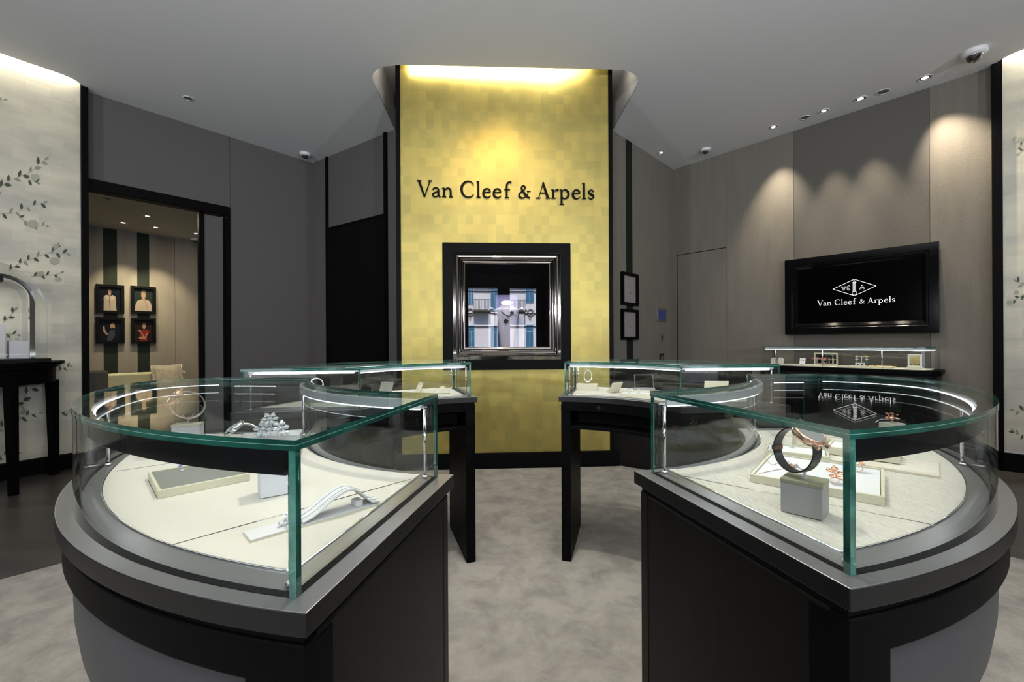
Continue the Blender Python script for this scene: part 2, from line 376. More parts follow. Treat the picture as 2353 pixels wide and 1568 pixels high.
eL = (pockL[0][0] - 2.0, pockL[0][1] - 2.9); eR = (pockR[-1][0] + 1.7, pockR[-1][1] - 1.75)
poly = [(-7.2, -3.1), (-7.2, eL[1]), eL] + pockL + [cA, cB] + pockC + [xy(1548, 390)] + pockR + [eR, (7.2, eR[1]), (7.2, -3.1)]
m = MB().prism(poly, CEIL, CEIL + 0.02)
for chain in ([eL] + pockL + [cA], pockC, pockR + [eR]):
    for a, b in zip(chain[:-1], chain[1:]):
        m.add([(a[0], a[1], CEIL), (b[0], b[1], CEIL), (b[0], b[1], HI), (a[0], a[1], HI)], [(0, 1, 2, 3)])
struct(m.build('ceiling', ceil_m), 'pale grey painted ceiling with recessed light pockets')
struct(MB().box((0, 3, HI), (19, 14, 0.1)).build('ceiling_slab', ceil_m))
# left wall with the wide doorway
sJ = WL.s_at(530); sJi = WL.s_at(520); zH = WL.hit(198, 409)[1]; zHi = WL.hit(198, 432)[1]
m = MB().wbox(WL, -0.05, sJ, zH, HI, -0.14, 0).wbox(WL, sJ + 0.004, WL.L + 0.05, 0, HI, -0.14, 0)
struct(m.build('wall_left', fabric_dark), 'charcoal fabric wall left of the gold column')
m = MB().wbox(WL, -0.3, sJ, zHi, zH, -0.16, 0.015).wbox(WL, sJi, sJ, 0, zHi, -0.16, 0.015).wbox(WL, -0.3, -0.02, 0, zHi, -0.16, 0.015)
m.wbox(WL, -0.02, sJi, zHi - 0.012, zHi, -0.02, 0.005)
struct(m.build('trim_1', black_satin), 'black frame round the wide doorway')
a, b, c_ = WL.s_at(458, -0.06), WL.s_at(470, -0.06), WL.s_at(513, -0.06)
d1 = struct(MB().wbox(WL, b, c_, 0.02, zHi - 0.03, -0.10, -0.06).build('door_1', fabric_dark), 'grey sliding door leaf pushed open')
MB().wbox(WL, a, b, 0.02, zHi, -0.11, -0.045).wbox(WL, c_, sJi, 0.02, zHi, -0.11, -0.05).build('stile', black_satin, d1)
# silver leaf panels
sE = WSL.s_at(187)
pl = MB().wbox(WSL, -3.2, sE, 0.16, HI, -0.06, 0).build('wall_silver_left', silver_wall); struct(pl, 'silver leaf wallpaper panel painted with blossom branches, at the left')
bsl = MB().wbox(WSL, -3.2, sE, 0, 0.155, -0.06, 0.03).build('baseboard_left', black_satin, bevel=0.003); struct(bsl)
pst = at_z(187, 1076, 0); q = WSL.P(sE, 0, 0)
m = MB().wbox(WSL, sE, sE + 0.055, 0, HI, -0.45, 0.035); struct(m.build('trim_2', black_satin), 'black post between the silver panel and the doorway')
tR = WSR.s_at(2305.5)
pr = MB().wbox(WSR, tR, 3.2, 0.185, HI, -0.06, 0).build('wall_silver_right', silver_wall); struct(pr, 'silver leaf wallpaper panel painted with blossom branches, at the right')
struct(MB().wbox(WSR, tR - 0.07, 3.2, 0, 0.18, -0.06, 0.03).build('baseboard_right', black_satin, bevel=0.003))
struct(MB().wbox(WSR, tR - 0.07, tR, 0, HI, -0.4, 0.03).build('trim_3', black_satin), 'black post beside the right silver panel')
struct(MB().wbox(WSR, tR, 3.2, 0.18, 0.188, 0.0, 0.012).build('trim_4', chrome))
# back walls either side of the column
m = MB().wbox(WBL, -0.05, WBL.L + 0.6, 0, HI, -0.14, 0)
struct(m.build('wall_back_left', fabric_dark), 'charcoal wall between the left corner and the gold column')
s0, s1 = WBL.s_at(757), WBL.s_at(887); z0 = WBL.hit(757, 524)[1]
d2 = struct(MB().wbox(WBL, s0, s1, 0.0, z0 - 0.03, 0.0, 0.012).build('door_2', void_m), 'black door beside the gold column')
struct(MB().wbox(WBL, WBL.s_at(752), s0, 0, CEIL, 0, 0.02).wbox(WBL, s1, WBL.s_at(893), 0, CEIL, 0, 0.03).wbox(WBL, s0, s1, z0 - 0.03, z0, 0, 0.02).build('trim_5', black_satin), 'black frame round the black door')
a = [WBR.s_at(x) for x in (1405, 1440, 1455, 1502, 1535)]
m = MB().wbox(WBR, -0.6, a[1], 0, HI, -0.14, 0).wbox(WBR, a[2], a[3] - 0.004, 0, HI, -0.14, 0).wbox(WBR, a[3], WBR.L + 0.05, 0, HI, -0.14, 0.0)
struct(m.build('wall_back_right', fabric), 'grey fabric wall between the gold column and the right corner')
struct(MB().wbox(WBR, a[1], a[2], 0, HI, -0.14, -0.004).build('trim_6', stripe), 'dark green vertical band on the wall right of the column')
# right wall in fabric panels
seam = [0] + [WR.s_at(x) for x in (1670, 1825, 2138)] + [WR.L + 0.9]
m = MB()
for i in (0, 1, 3): m.wbox(WR, seam[i] + (0.003 if i else -0.05), seam[i + 1], 0, HI, -0.14, 0)
m.wbox(WR, -0.1, WR.L + 0.9, 0, HI, -0.2, -0.12)
struct(m.build('wall_right', fabric), 'taupe fabric panelled wall on the right')
struct(MB().wbox(WR, seam[2] + 0.003, seam[3], 0, HI, -0.12, -0.004).build('wall_right_panel', mat('wall_fabric_shaded', (0.118, 0.110, 0.097), 0.85, spec=0.2, bump=(60, 0.25, (1, 1, 6)))), 'fabric panel behind the screen, shade put into its darker colour')  # weaker wall wash between the seams, put into a darker fabric colour
s0, s1 = WR.s_at(1558), WR.s_at(1670) - 0.01; z0 = WR.hit(1558, 588)[1]
struct(MB().wbox(WR, s0, s1, 0, z0, 0, 0.005).build('door_3', fabric), 'fabric covered concealed door in the right wall')
m = MB().wbox(WR, s0 - 0.012, s0 - 0.002, 0, z0 + 0.012, 0, 0.002).wbox(WR, s0, s1 + 0.005, z0 + 0.002, z0 + 0.012, 0, 0.002)
struct(m.build('trim_7', black_satin))
struct(MB().wbox(WR, WR.s_at(1760), WR.L + 0.3, 0, 0.16, 0, 0.02).build('baseboard_back', black_satin))
# the gold column with its display niche
g0, g1 = WC.s_at(922.5), WC.s_at(1400.5); n0, nb, nt_z, n1 = WC.s_at(1041), WC.hit(1160, 827)[1], WC.hit(1160, 578)[1], WC.s_at(1290)
gb = WC.hit(1160, 1040)[1]
m = MB().wbox(WC, g0, n0, gb, HI, -0.05, 0).wbox(WC, n1, g1, gb, HI, -0.05, 0).wbox(WC, n0, n1, gb, nb, -0.05, 0).wbox(WC, n0, n1, nt_z, HI, -0.05, 0)
struct(m.build('wall_back', gold_wall), 'gold leaf column face behind the sales floor')
m = MB().wbox(WC, g0 - 0.045, g0, 0, HI, -1.25, 0.012).wbox(WC, g1, g1 + 0.04, 0, HI, -1.25, 0.012).wbox(WC, g0, g1, 0, HI, -1.25, -1.2)
struct(m.build('trim_8', black_satin), 'black edges and returns of the gold column')
struct(MB().wbox(WC, g0 - 0.05, g1 + 0.045, 0, gb, -0.06, 0.03).wbox(WC, g1 + 0.02, g1 + 0.09, 0, gb - 0.0, -0.9, 0.02).build('baseboard_column', black_satin), 'black plinth of the gold column')
# shop front behind the photographer, with the street beyond (seen mirrored in the niche glass)
FY = -3.0
def fb(m, x0, x1, z0, z1, y0=FY - 0.2, y1=FY): return m.hexa([(x0, y0, z0), (x1, y0, z0), (x1, y1, z0), (x0, y1, z0), (x0, y0, z1), (x1, y0, z1), (x1, y1, z1), (x0, y1, z1)])
m = MB(); xs = [(-7.2, -3.6), (-1.6, -0.34), (0.52, 0.80), (1.60, 2.9), (4.6, 7.2)]
for a_, b_ in xs: fb(m, a_, b_, 0, HI)
for i in range(4): fb(m, xs[i][1], xs[i + 1][0], 0, 0.95 if i in (1, 2) else 0.5); fb(m, xs[i][1], xs[i + 1][0], 2.80, HI)
struct(m.build('wall_front', black_satin), 'dark shop front wall behind the viewer')
k = 1
for i in range(4):
    x0, x1 = xs[i][1], xs[i + 1][0]; zz = 0.95 if i in (1, 2) else 0.5
    wn = struct(fb(MB(), x0, x1, zz, 2.8, FY - 0.11, FY - 0.10).build('window_%d' % k, glass_m)); k += 1
    MB().frame(Wall((-10, FY - 0.08), (10, FY - 0.08)), x0 + 10, x1 + 10, zz, 2.8, [(0, -0.05), (0, 0.05), (0.03, 0.05), (0.03, -0.05)]).build('frame', black_satin, wn)
m = MB(); m.hexa([(-7.4, FY, 0), (-7.2, FY, 0), (-7.2, 3.0, 0), (-7.4, 3.0, 0), (-7.4, FY, HI), (-7.2, FY, HI), (-7.2, 3.0, HI), (-7.4, 3.0, HI)])
struct(m.build('wall_side_left', fabric)); m = MB(); m.hexa([(7.2, FY, 0), (7.4, FY, 0), (7.4, 3.0, 0), (7.2, 3.0, 0), (7.2, FY, HI), (7.4, FY, HI), (7.4, 3.0, HI), (7.2, 3.0, HI)])
struct(m.build('wall_side_right', fabric))
# street facade
FA = -12.0
stone_m = mat('pale_facade', (0.60, 0.55, 0.58), 0.8); stone_d = mat('facade_moulding', (0.22, 0.19, 0.20), 0.8); win_b = mat('facade_window', (0.05, 0.13, 0.22), 0.2); iron = mat('facade_iron', (0.03, 0.03, 0.035), 0.6)
stw = mat('facade_window_frame', (0.35, 0.50, 0.62), 0.5)
def fx(px, py): u, v = uv(px, py); D = 4.45 + 4.45 - FA; return (u * 4.45 + (u + 0.117) * (4.45 - FA), EYE - v * D)
bld = thing('apartment_building', (0, FA, 0), 'pale plastered building across the street, seen mirrored in the niche glass', 'building')
MB().hexa([(-16, FA - 1, -0.1), (18, FA - 1, -0.1), (18, FA, -0.1), (-16, FA, -0.1), (-16, FA - 1, 13), (18, FA - 1, 13), (18, FA, 13), (-16, FA, 13)]).build('facade', stone_m, bld)
def fbox(x0, y0, x1, y1, d0, d1, m): a_ = fx(x0, y1); b_ = fx(x1, y0); return fb(m, a_[0], b_[0], a_[1], b_[1], FA + d0, FA + d1)
for x0, y0, x1, y1 in ((1076, 640, 1089, 701), (1127, 640, 1145, 715), (1208, 640, 1228, 696), (1076, 748, 1091, 797), (1127, 748, 1143, 799), (1209, 746, 1227, 798)):
    wf = MB(); fbox(x0, y0, x1, y1, 0, 0.05, wf); wf = wf.build('window', stw, bld)
    mm = MB(); mid = (x0 + x1) / 2; yt = y0 + (y1 - y0) * 0.3
    fbox(x0 + 1, y0 + 1, x1 - 1, yt - 1, 0.05, 0.06, mm); fbox(x0 + 1, yt, mid - 0.5, y1 - 1, 0.05, 0.06, mm); fbox(mid + 0.5, yt, x1 - 1, y1 - 1, 0.05, 0.06, mm); mm.build('pane', win_b, wf)
for x0, x1 in ((1088, 1127), (1172, 1207)):
    mm = MB(); fbox(x0, 714, x1, 718, 0, 0.7, mm); fbox(x0, 691, x1, 692.5, 0.62, 0.68, mm)
    for k in range(12): xx = x0 + (x1 - x0) * k / 12; fbox(xx, 691, xx + 0.8, 714, 0.64, 0.66, mm)
    mm.build('balcony', iron, bld)
mm = MB()
for yy in (661, 668, 719, 749): fbox(1060, yy, 1260, yy + 1.6, 0, 0.12, mm)
mm.build('cornice', stone_d, bld)
for x in (1081, 1220):
    c0 = fx(x, 718); mm = MB(); mm.tube([(c0[0] + 0.14 * math.cos(t * PI / 8), FA + 0.05, c0[1] + 0.16 * math.sin(t * PI / 8)) for t in range(16)], 0.04, closed=True)
    for k in (-1, 0, 1): mm.hexa([(c0[0] + k * 0.06 - 0.015, FA, c0[1] - 0.38 + abs(k) * 0.08), (c0[0] + k * 0.06 + 0.015, FA, c0[1] - 0.38 + abs(k) * 0.08), (c0[0] + k * 0.06 + 0.015, FA + 0.06, c0[1] - 0.38 + abs(k) * 0.08), (c0[0] + k * 0.06 - 0.015, FA + 0.06, c0[1] - 0.38 + abs(k) * 0.08), (c0[0] + k * 0.06 - 0.015, FA, c0[1] - 0.2), (c0[0] + k * 0.06 + 0.015, FA, c0[1] - 0.2), (c0[0] + k * 0.06 + 0.015, FA + 0.06, c0[1] - 0.2), (c0[0] + k * 0.06 - 0.015, FA + 0.06, c0[1] - 0.2)])
    mm.build('medallion', stone_d, bld)
struct(MB().box((0, -8.2, -0.12), (34, 10, 0.1)).build('ground_street', mat('asphalt', (0.12, 0.12, 0.12), 0.8)))

# ---------------------------------------------------------------- back room seen through the doorway
o_ = at_y(198, 784, 6.8); WI = Wall((o_.x, o_.y), (o_.x + 0.895, o_.y + 1.0)); ZI = WI.hit(198, 518)[1]
ss = [WI.s_at(x) for x in (238, 270, 316, 344, 403)]
m = MB().wbox(WI, -1.2, ss[0], 0, ZI, -0.1, 0).wbox(WI, ss[1], ss[2], 0, ZI, -0.1, 0).wbox(WI, ss[3], ss[4] - 0.004, 0, ZI, -0.1, 0).wbox(WI, ss[4], 4.0, 0, ZI, -0.1, 0.0)
WIe = Wall(WI.P(4.0, 0).xy, WI.P(4.0, 0, 3).xy); WIs = Wall(WI.P(-1.2, 0).xy, WI.P(-1.2, 0, 3).xy)
struct(m.build('wall_lounge', fabric), 'grey fabric wall of the back room with two dark bands')
struct(MB().wbox(WI, ss[0], ss[1], 0, ZI, -0.1, -0.006).wbox(WI, ss[2], ss[3], 0, ZI, -0.1, -0.006).build('trim_9', stripe), 'two dark green vertical bands in the back room')
offL = (WL.P(0, 0) - WI.P(0, 0)).xy.dot(WI.n) - 0.14
struct(MB().wbox(WI, -1.2, 4.0, ZI, ZI + 0.05, -0.1, offL).build('ceiling_lounge', ceil_warm), 'ceiling of the back room')
struct(MB().wbox(WI, 3.99, 4.1, 0, ZI, -0.1, offL).wbox(WI, -1.3, -1.19, 0, ZI, -0.1, offL).build('wall_lounge_end', fabric))

# ================================================================ GLASS CASES
def line(p, q, inside):
    p, q, i = Vector(p), Vector(q), Vector(inside); d = (q - p).normalized(); n = Vector((-d.y, d.x))
    return (p, d, n if n.dot(i - p) > 0 else -n)
def lc(L, off, c, R, near):
    p, d, n = L; p = p + n * off; c = Vector(c); m = p - c; b = m.dot(d); k = b * b - m.dot(m) + R * R; k = math.sqrt(max(k, 0))
    a, e = p + d * (-b - k), p + d * (-b + k); near = Vector(near)
    return a if (a - near).length < (e - near).length else e
class Ring:
    def __init__(s, c, Ro, Ri, A, B, rf, inside):
        s.c = Vector(c); s.Ro, s.Ri, s.rf = Ro, Ri, rf; s.A = line(*A, inside); s.B = line(*B, inside); s.Ap = A; s.Bp = B; s.inside = Vector(inside)
    def arc(s, c, R, p, q, n):
        c = Vector(c); am = math.atan2(*(s.inside - s.c).yx)
        f = lambda v: (math.atan2(v.y - c.y, v.x - c.x) - am + PI) % (2 * PI) - PI + am
        a, b = f(p), f(q); return [Vector((c.x + R * math.cos(a + (b - a) * k / n), c.y + R * math.sin(a + (b - a) * k / n))) for k in range(n + 1)]
    def paths(s, oo, oi=None, oa=None, ob=None, n=120):
        oi = oo if oi is None else oi; oa = oo if oa is None else oa; ob = oo if ob is None else ob
        a_out = lc(s.A, oa, s.c, s.Ro - oo, s.Ap[0]); a_in = lc(s.A, oa, s.c, s.Ri + oi, s.Ap[1])
        b_in = lc(s.B, ob, s.c, s.Ri + oi, s.Bp[0]); b_out = lc(s.B, ob, s.c, s.Ro - oo, s.Bp[1])
        if s.rf > 0:
            p, d, nn = s.B; fc = lc((p, d, nn), s.rf, s.c, s.Ro - s.rf, s.Bp[1])
            t1 = s.c + (fc - s.c).normalized() * (s.Ro - oo); t2 = fc - nn * (s.rf - ob)
            am = math.atan2(t1.y - fc.y, t1.x - fc.x); bm_ = math.atan2(t2.y - fc.y, t2.x - fc.x); dd = (bm_ - am + PI) % (2 * PI) - PI
            r0, r1 = (t1 - fc).length, (t2 - fc).length
            fil = [fc + Vector((math.cos(am + dd * k / 40), math.sin(am + dd * k / 40))) * (r0 + (r1 - r0) * k / 40) for k in range(1, 41)]
            outer = s.arc(s.c, s.Ro - oo, a_out, t1, n) + fil; endp = [fil[-1], b_in]
        else: outer = s.arc(s.c, s.Ro - oo, a_out, b_out, n); endp = [outer[-1], b_in]
        inner = s.arc(s.c, s.Ri + oi, b_in, a_in, n)
        return outer, endp, inner, [a_in, a_out]
    def poly(s, *a, **k):
        o, e, i, l = s.paths(*a, **k); return o + i
def side(path, ring):    # +1 if the left side of the path points into the ring's body
    a, b = path[len(path) // 2 - 1], path[len(path) // 2]; t = b - a
    p = (a + b) / 2; nn = Vector((-t.y, t.x)).normalized() * 0.12
    o = ring.poly(0.0); q = p + nn
    ins = False; N = len(o)
    for i in range(N):
        x1, y1 = o[i]; x2, y2 = o[(i + 1) % N]
        if (y1 > q.y) != (y2 > q.y) and q.x < (x2 - x1) * (q.y - y1) / (y2 - y1) + x1: ins = not ins
    return 1 if ins else -1
ZD, ZT = 0.974, 1.1755     # deck and top of the glass
GT = 0.0135
def cut(path, a, b):
    n = len(path); return path[int(a * (n - 1)):int(b * (n - 1)) + 1]
def build_case(R, near, label, seams):
    root = thing('display_case', (R.inside.x, R.inside.y, 0), label, 'display case')
    P = lambda *a, **k: R.paths(*a, **k)
    MB().prism(R.poly(0), ZD - 0.031, ZD, 0, 1).build('deck', [rim_lit, rim_m], root, bevel=0.0015)
    MB().prism(R.poly(0.014), ZD - 0.047, ZD - 0.031, 0).build('shadow_gap', void_m, root)
    gi = (0.025, 0.025, 0.032, 0.032)
    # groove that holds the glass, inner rim, leather
    o, e, i, l = P(*gi); loop = o + i
    m = MB(); o2 = R.poly(0.037, 0.034, 0.044, 0.044)
    n = len(loop); vs = [(p.x, p.y, ZD + 0.0006) for p in loop] + [(p.x, p.y, ZD + 0.0006) for p in o2]
    m.add(vs, [(k, (k + 1) % n, n + (k + 1) % n, n + k) for k in range(n)]); m.build('glass_groove', void_m, root)
    bi = (0.068, 0.043, 0.070, 0.075)
    o3 = R.poly(*bi)
    m = MB(); vs = [(p.x, p.y, ZD + 0.0007) for p in o2] + [(p.x, p.y, ZD + 0.0065) for p in o3]
    m.add(vs, [(k, (k + 1) % n, n + (k + 1) % n, n + k) for k in range(n)], 0, False); m.build('inner_rim', rim_lit, root)
    pad = MB().prism(R.poly(bi[0] + .0025, bi[1] + .0025, bi[2] + .0025, bi[3] + .0025), ZD + 0.001, ZD + 0.0085).build('display_surface', leather_w if near == 2 else leather, root)
    MB().tube([(p.x, p.y, ZD + 0.0075) for p in R.poly(bi[0] + .001, bi[1] + .001, bi[2] + .001, bi[3] + .001)], 0.0022, 6, closed=True).build('metal_bead', chrome, root)
    for (a, b) in seams:
        a, b = Vector(a), Vector(b); t = (b - a).normalized(); nn = Vector((-t.y, t.x)) * 0.0017
        MB().hexa([(*(a - nn), ZD + 0.008), (*(b - nn), ZD + 0.008), (*(b + nn), ZD + 0.008), (*(a + nn), ZD + 0.008), (*(a - nn), ZD + 0.0092), (*(b - nn), ZD + 0.0092), (*(b + nn), ZD + 0.0092), (*(a + nn), ZD + 0.0092)]).build('seam', chrome, pad)
    # glass sides
    names = ['outer glass', 'end glass', 'inner glass', 'aisle glass']
    for k, pth in enumerate((o, e, i, l)):
        MB().pane(pth, 0.010, ZD, ZT - GT, 0, 1, side(pth, R)).build('glass_pane', [glass_m, edge_k if k == 3 else edge_m], root)
    # laminated top: two sheets
    tp = R.poly(0.0235, 0.0235, 0.0305, 0.0305); n = len(tp)
    m = MB(); tz = [ZT - GT, ZT - GT + 0.0062, ZT - 0.0062, ZT]
    ins = R.poly(0.0239, 0.0239, 0.0309, 0.0309)
    rows_ = [(tp, tz[0]), (tp, tz[1]), (ins, tz[1] + 0.0001), (ins, tz[2] - 0.0001), (tp, tz[2]), (tp, tz[3])]
    vs = [(p.x, p.y, z_) for q_, z_ in rows_ for p in q_]
    m.add(vs, [tuple(range(n))[::-1], tuple(range(5 * n, 6 * n))], 0)
    for r_ in range(5): m.add(vs, [(r_ * n + k, r_ * n + (k + 1) % n, (r_ + 1) * n + (k + 1) % n, (r_ + 1) * n + k) for k in range(n)], 2 if r_ == 2 else 1)
    m.build('glass_top', [glass_top, edge_m, edge_l], root)
    # lighting channels below the top
    zt = ZT - GT - 0.0005; hh = 0.021 if near else 0.014; ho = 0.038 if near else 0.014
    oo, ee, ii, ll = P(0.042, 0.040, 0.050, 0.050)
    far = not near
    h = MB().pane(cut(oo, 0.01, 0.98), 0.012, zt - ho, zt, 0, 0, side(oo, R)).build('light_channel', black if near else ribbed, root)
    so, se, si, sl = P(0.056, 0.054, 0.056, 0.058)
    if near: MB().pane(cut(so, 0.02, 0.97), 0.004, zt - 0.0115, zt - 0.0095, 0, 0, side(so, R)).build('led_strip', led, h)
    else: MB().pane(cut(oo, 0.02, 0.97), 0.006, zt - hh - 0.004, zt - hh, 0, 0, side(oo, R)).build('led_strip', led, h)
    h = MB().pane(cut(ii, 0.01, 0.99), 0.010, zt - hh, zt, 0, 0, side(ii, R)).build('light_channel', ribbed, root)
    MB().pane(cut(ii, 0.02, 0.98), 0.006, zt - hh - 0.003, zt - hh, 0, 0, side(ii, R)).build('led_strip', led, h)
    if near != 9:
        h = MB().pane(ee, 0.010, zt - hh * 0.6, zt, 0, 0, side(ee, R)).build('light_channel', black if near else ribbed, root)
        MB().tube([(p.x, p.y, zt - hh * 0.6 - 0.003) for p in (ee[0].lerp(ee[1], 0.05), ee[0].lerp(ee[1], 0.6 if near else 0.95))], 0.0012 if near else 0.0036, 8).build('led_strip', led_hot if not near else led, h)
    # corner rods
    ro, re_, ri_, rl = P(0.047, 0.045, 0.056, 0.056)
    for p in (ro[0], ri_[-1], ri_[0], re_[0] if R.rf == 0 else ro[int(len(ro) * 0.62)]):
        MB().tube([(p.x, p.y, ZD + 0.003), (p.x, p.y, zt - hh)], 0.0038, 12).lathe([(0.0085, 0), (0.0085, 0.002), (0.004, 0.004)], (p.x, p.y, ZD + 0.006), 14).build('corner_rod', chrome, root)
    # ---- stand
    A1, A0 = P(0.012)[3]; zb = ZD - 0.047
    def slab(p, q, th, z0, z1, nm, mt, inward, bev=0.004):
        d = (q - p).normalized(); nn = Vector((-d.y, d.x)); nn = nn if nn.dot(R.inside - p) > 0 else -nn; a, b = p + nn * th, q + nn * th
        return MB().hexa([(*p, z0), (*q, z0), (*b, z0), (*a, z0), (*p, z1), (*q, z1), (*b, z1), (*a, z1)]).build(nm, mt, root, bevel=bev)
    e2 = P(0.012)[1]
    if near:
        slab(A0, A1, 0.05, 0.009, zb, 'side_panel', body_m, True, 0.006)
        slab(e2[0], e2[1], 0.05, 0.009, zb, 'side_panel', body_m, True, 0.006)
        pth = P(0.010)[0]; MB().pane(pth, 0.03, zb - 0.055, zb, 0, 0, side(pth, R)).build('apron', black_satin, root, bevel=0.003)
        prof = [(zb - 0.05, 0.030), (0.84, 0.024), (0.76, 0.026), (0.70, 0.034), (0.65, 0.048), (0.56, 0.074), (0.45, 0.115), (0.32, 0.175), (0.18, 0.25), (0.02, 0.34)]
        rows = [R.paths(o_, 0.03, 0.05, 0.05, n=30)[0] for z_, o_ in prof]; n = len(rows[0])
        vs = [(p.x, p.y, z_) for (z_, _), r in zip(prof, rows) for p in r]; fs = [(a * n + k, a * n + k + 1, (a + 1) * n + k + 1, (a + 1) * n + k) for a in range(len(prof) - 1) for k in range(n - 1)]
        MB().add(vs, fs, 0, True).build('belly_panel', belly_m, root)
        sa = cut(P(0.010, n=60)[0], 0, 0.045); MB().pane(sa, 0.06, 0.009, zb - 0.01, 0, 0, side(P(0.01)[0], R)).build('corner_post', black_satin, root)
        pi_ = P(0.012)[2]; MB().pane(pi_, 0.03, 0.009, zb, 0, 0, side(pi_, R)).build('inner_panel', body_m, root)
    else:
        slab(A0, A1, 0.055, 0.009, zb, 'side_panel', black_satin, True, 0.004)
        slab(e2[0], e2[1], 0.055, 0.009, zb, 'side_panel', black_satin, True, 0.004)
        pi_ = P(0.012)[2]; sg = side(pi_, R)
        MB().pane(pi_, 0.02, ZD - 0.085, zb, 0, 0, sg).build('apron', black_satin, root, bevel=0.003)
        MB().pane(P(0.1)[2], 0.02, ZD - 0.165, zb, 0, 0, sg).build('shelf_back', void_m, root)
        MB().prism(R.poly(0.012), ZD - 0.19, ZD - 0.172).build('shelf', black_satin, root, bevel=0.002)
        po = P(0.012)[0]; MB().pane(po, 0.02, ZD - 0.172, zb, 0, 0, side(po, R)).build('outer_panel', black_satin, root)
        p = pi_[int(len(pi_) * 0.70)]; q = pi_[int(len(pi_) * 0.70) + 1]; t = (q - p).normalized(); out = Vector((-t.y, t.x)) * (-sg)
        if near == 0 and R.inside.x > 0:
            kk = MB().lathe([(0.0, 0.004), (0.015, 0.004), (0.017, 0.0)], (0, 0, 0), 20).build('push_button', black, root, xf=Matrix.Translation((p.x, p.y, ZD - 0.064)) @ out.to_3d().to_track_quat('Z', 'Y').to_matrix().to_4x4())
            MB().ball((p.x + out.x * 0.005, p.y + out.y * 0.005, ZD - 0.064), 0.0018, 0, 6).build('indicator', red_led, kk)
    return root
RNL = Ring((-0.049, 1.721), 1.215, 0.662, ((-0.249, 0.523), (-0.147, 1.051)), ((-0.75, 1.565), (-1.10, 1.60)), 0.20, (-0.70, 1.05))
RNR = Ring((0.18, 1.739), 1.200, 0.662, ((0.439, 0.569), (0.306, 1.077)), ((0.84, 1.600), (1.20, 1.600)), 0.25, (0.82, 1.08))
RFL = Ring((-0.07, 1.85), 1.245, 0.700, ((-0.395, 3.10), (-0.200, 2.53)), ((-0.745, 2.09), (-1.225, 2.02)), 0, (-0.72, 2.60))
RFR = Ring((0.17, 1.85), 1.245, 0.700, ((0.425, 3.12), (0.268, 2.535)), ((0.855, 2.115), (1.33, 2.15)), 0, (0.83, 2.58))
def dk(px, py, z=ZD + 0.0085): p = at_z(px, py, z); return Vector((p.x, p.y))
build_case(RNL, 1, 'curved glass jewellery case on a black stand, near one with the strap display', [(dk(386, 1256), dk(944, 1102)), (dk(268, 1084), (-0.66, 1.36))])
build_case(RNR, 2, 'curved glass jewellery case holding a rose gold watch on a grey block', [(dk(1570, 1095), dk(2148, 1208)), ((0.86, 1.44), (1.20, 1.36))])
build_case(RFL, 0, 'curved glass jewellery case behind the strap display case, beside the gold column', [])
build_case(RFR, 0, 'curved glass jewellery case with a push button on its black apron', [])
# low black wings beside the column
for A_, B_, t in ((at_z(1413, 1068, 0), at_z(1560, 1092, 0), 'low black counter wing running right from the column plinth'), (at_z(905, 1079, 0), at_z(770, 1100, 0), 'low black counter wing running left from the column plinth')):
    Wx = Wall(A_.xy, B_.xy)
    r_ = thing('low_partition', (A_.x, A_.y, 0), t, 'partition')
    MB().wbox(Wx, 0, Wx.L + 0.6, 0, 1.02, -0.25, 0).build('panel', body_m, r_); MB().wbox(Wx, -0.01, Wx.L + 0.61, 1.025, 1.05, -0.26, 0.01).build('top', black_satin, r_)

# ---------------------------------------------------------------- small display furniture
ZS = ZD + 0.0085
def tray(px_c, w, d, rz, label, h=0.016, inner=whitepad, rim=cream, z=ZS, group=None, loc=None):
    p = loc if loc is not None else dk(*px_c); t = thing('display_tray', (p[0], p[1], z), label, 'tray', group, rz); t.location.z = z
    m = MB(); k = 0.006
    for c_, dd in (((0, -d / 2 + k / 2, 0), (w, k, h)), ((0, d / 2 - k / 2, 0), (w, k, h)), ((-w / 2 + k / 2, 0, 0), (k, d - 2 * k, h)), ((w / 2 - k / 2, 0, 0), (k, d - 2 * k, h))): m.box(c_, dd)
    M = Matrix.Translation(t.location) @ Matrix.Rotation(rz, 4, 'Z')
    m.build('rim', rim, t, xf=M, bevel=0.0008); MB().box((0, 0, 0.0), (w - 2 * k - 0.002, d - 2 * k - 0.002, h - 0.003)).build('pad', inner, t, xf=M)
    return t
def block(x, y, w, d, h, rz, label, body=greyblk, cap=olive, ch=0.006, z=ZS, clip=False):
    t = thing('display_block', (x, y, z), label, 'display block', None, rz)
    M = Matrix.Translation((x, y, z)) @ Matrix.Rotation(rz, 4, 'Z')
    MB().box((0, 0, 0.0015), (w - 0.002, d - 0.002, h - 0.0015)).build('body', body, t, xf=M, bevel=0.0008)
    if cap: MB().box((0, 0, h), (w, d, ch)).build('cap', cap, t, xf=M, bevel=0.0008)
    if clip:
        zz = h + (ch if cap else 0)
        m = MB().box((0, 0, zz), (0.010, 0.006, 0.0015)).box((0, 0, zz), (0.0045, 0.003, 0.016))
        m.tube(catmull([(-0.013, 0, zz + 0.024), (-0.007, 0, zz + 0.0165), (0, 0, zz + 0.0155), (0.008, 0, zz + 0.017), (0.014, 0, zz + 0.026)], 5), 0.0013, 6)
        m.build('watch_clip', acrylic, t, xf=M)
    return t
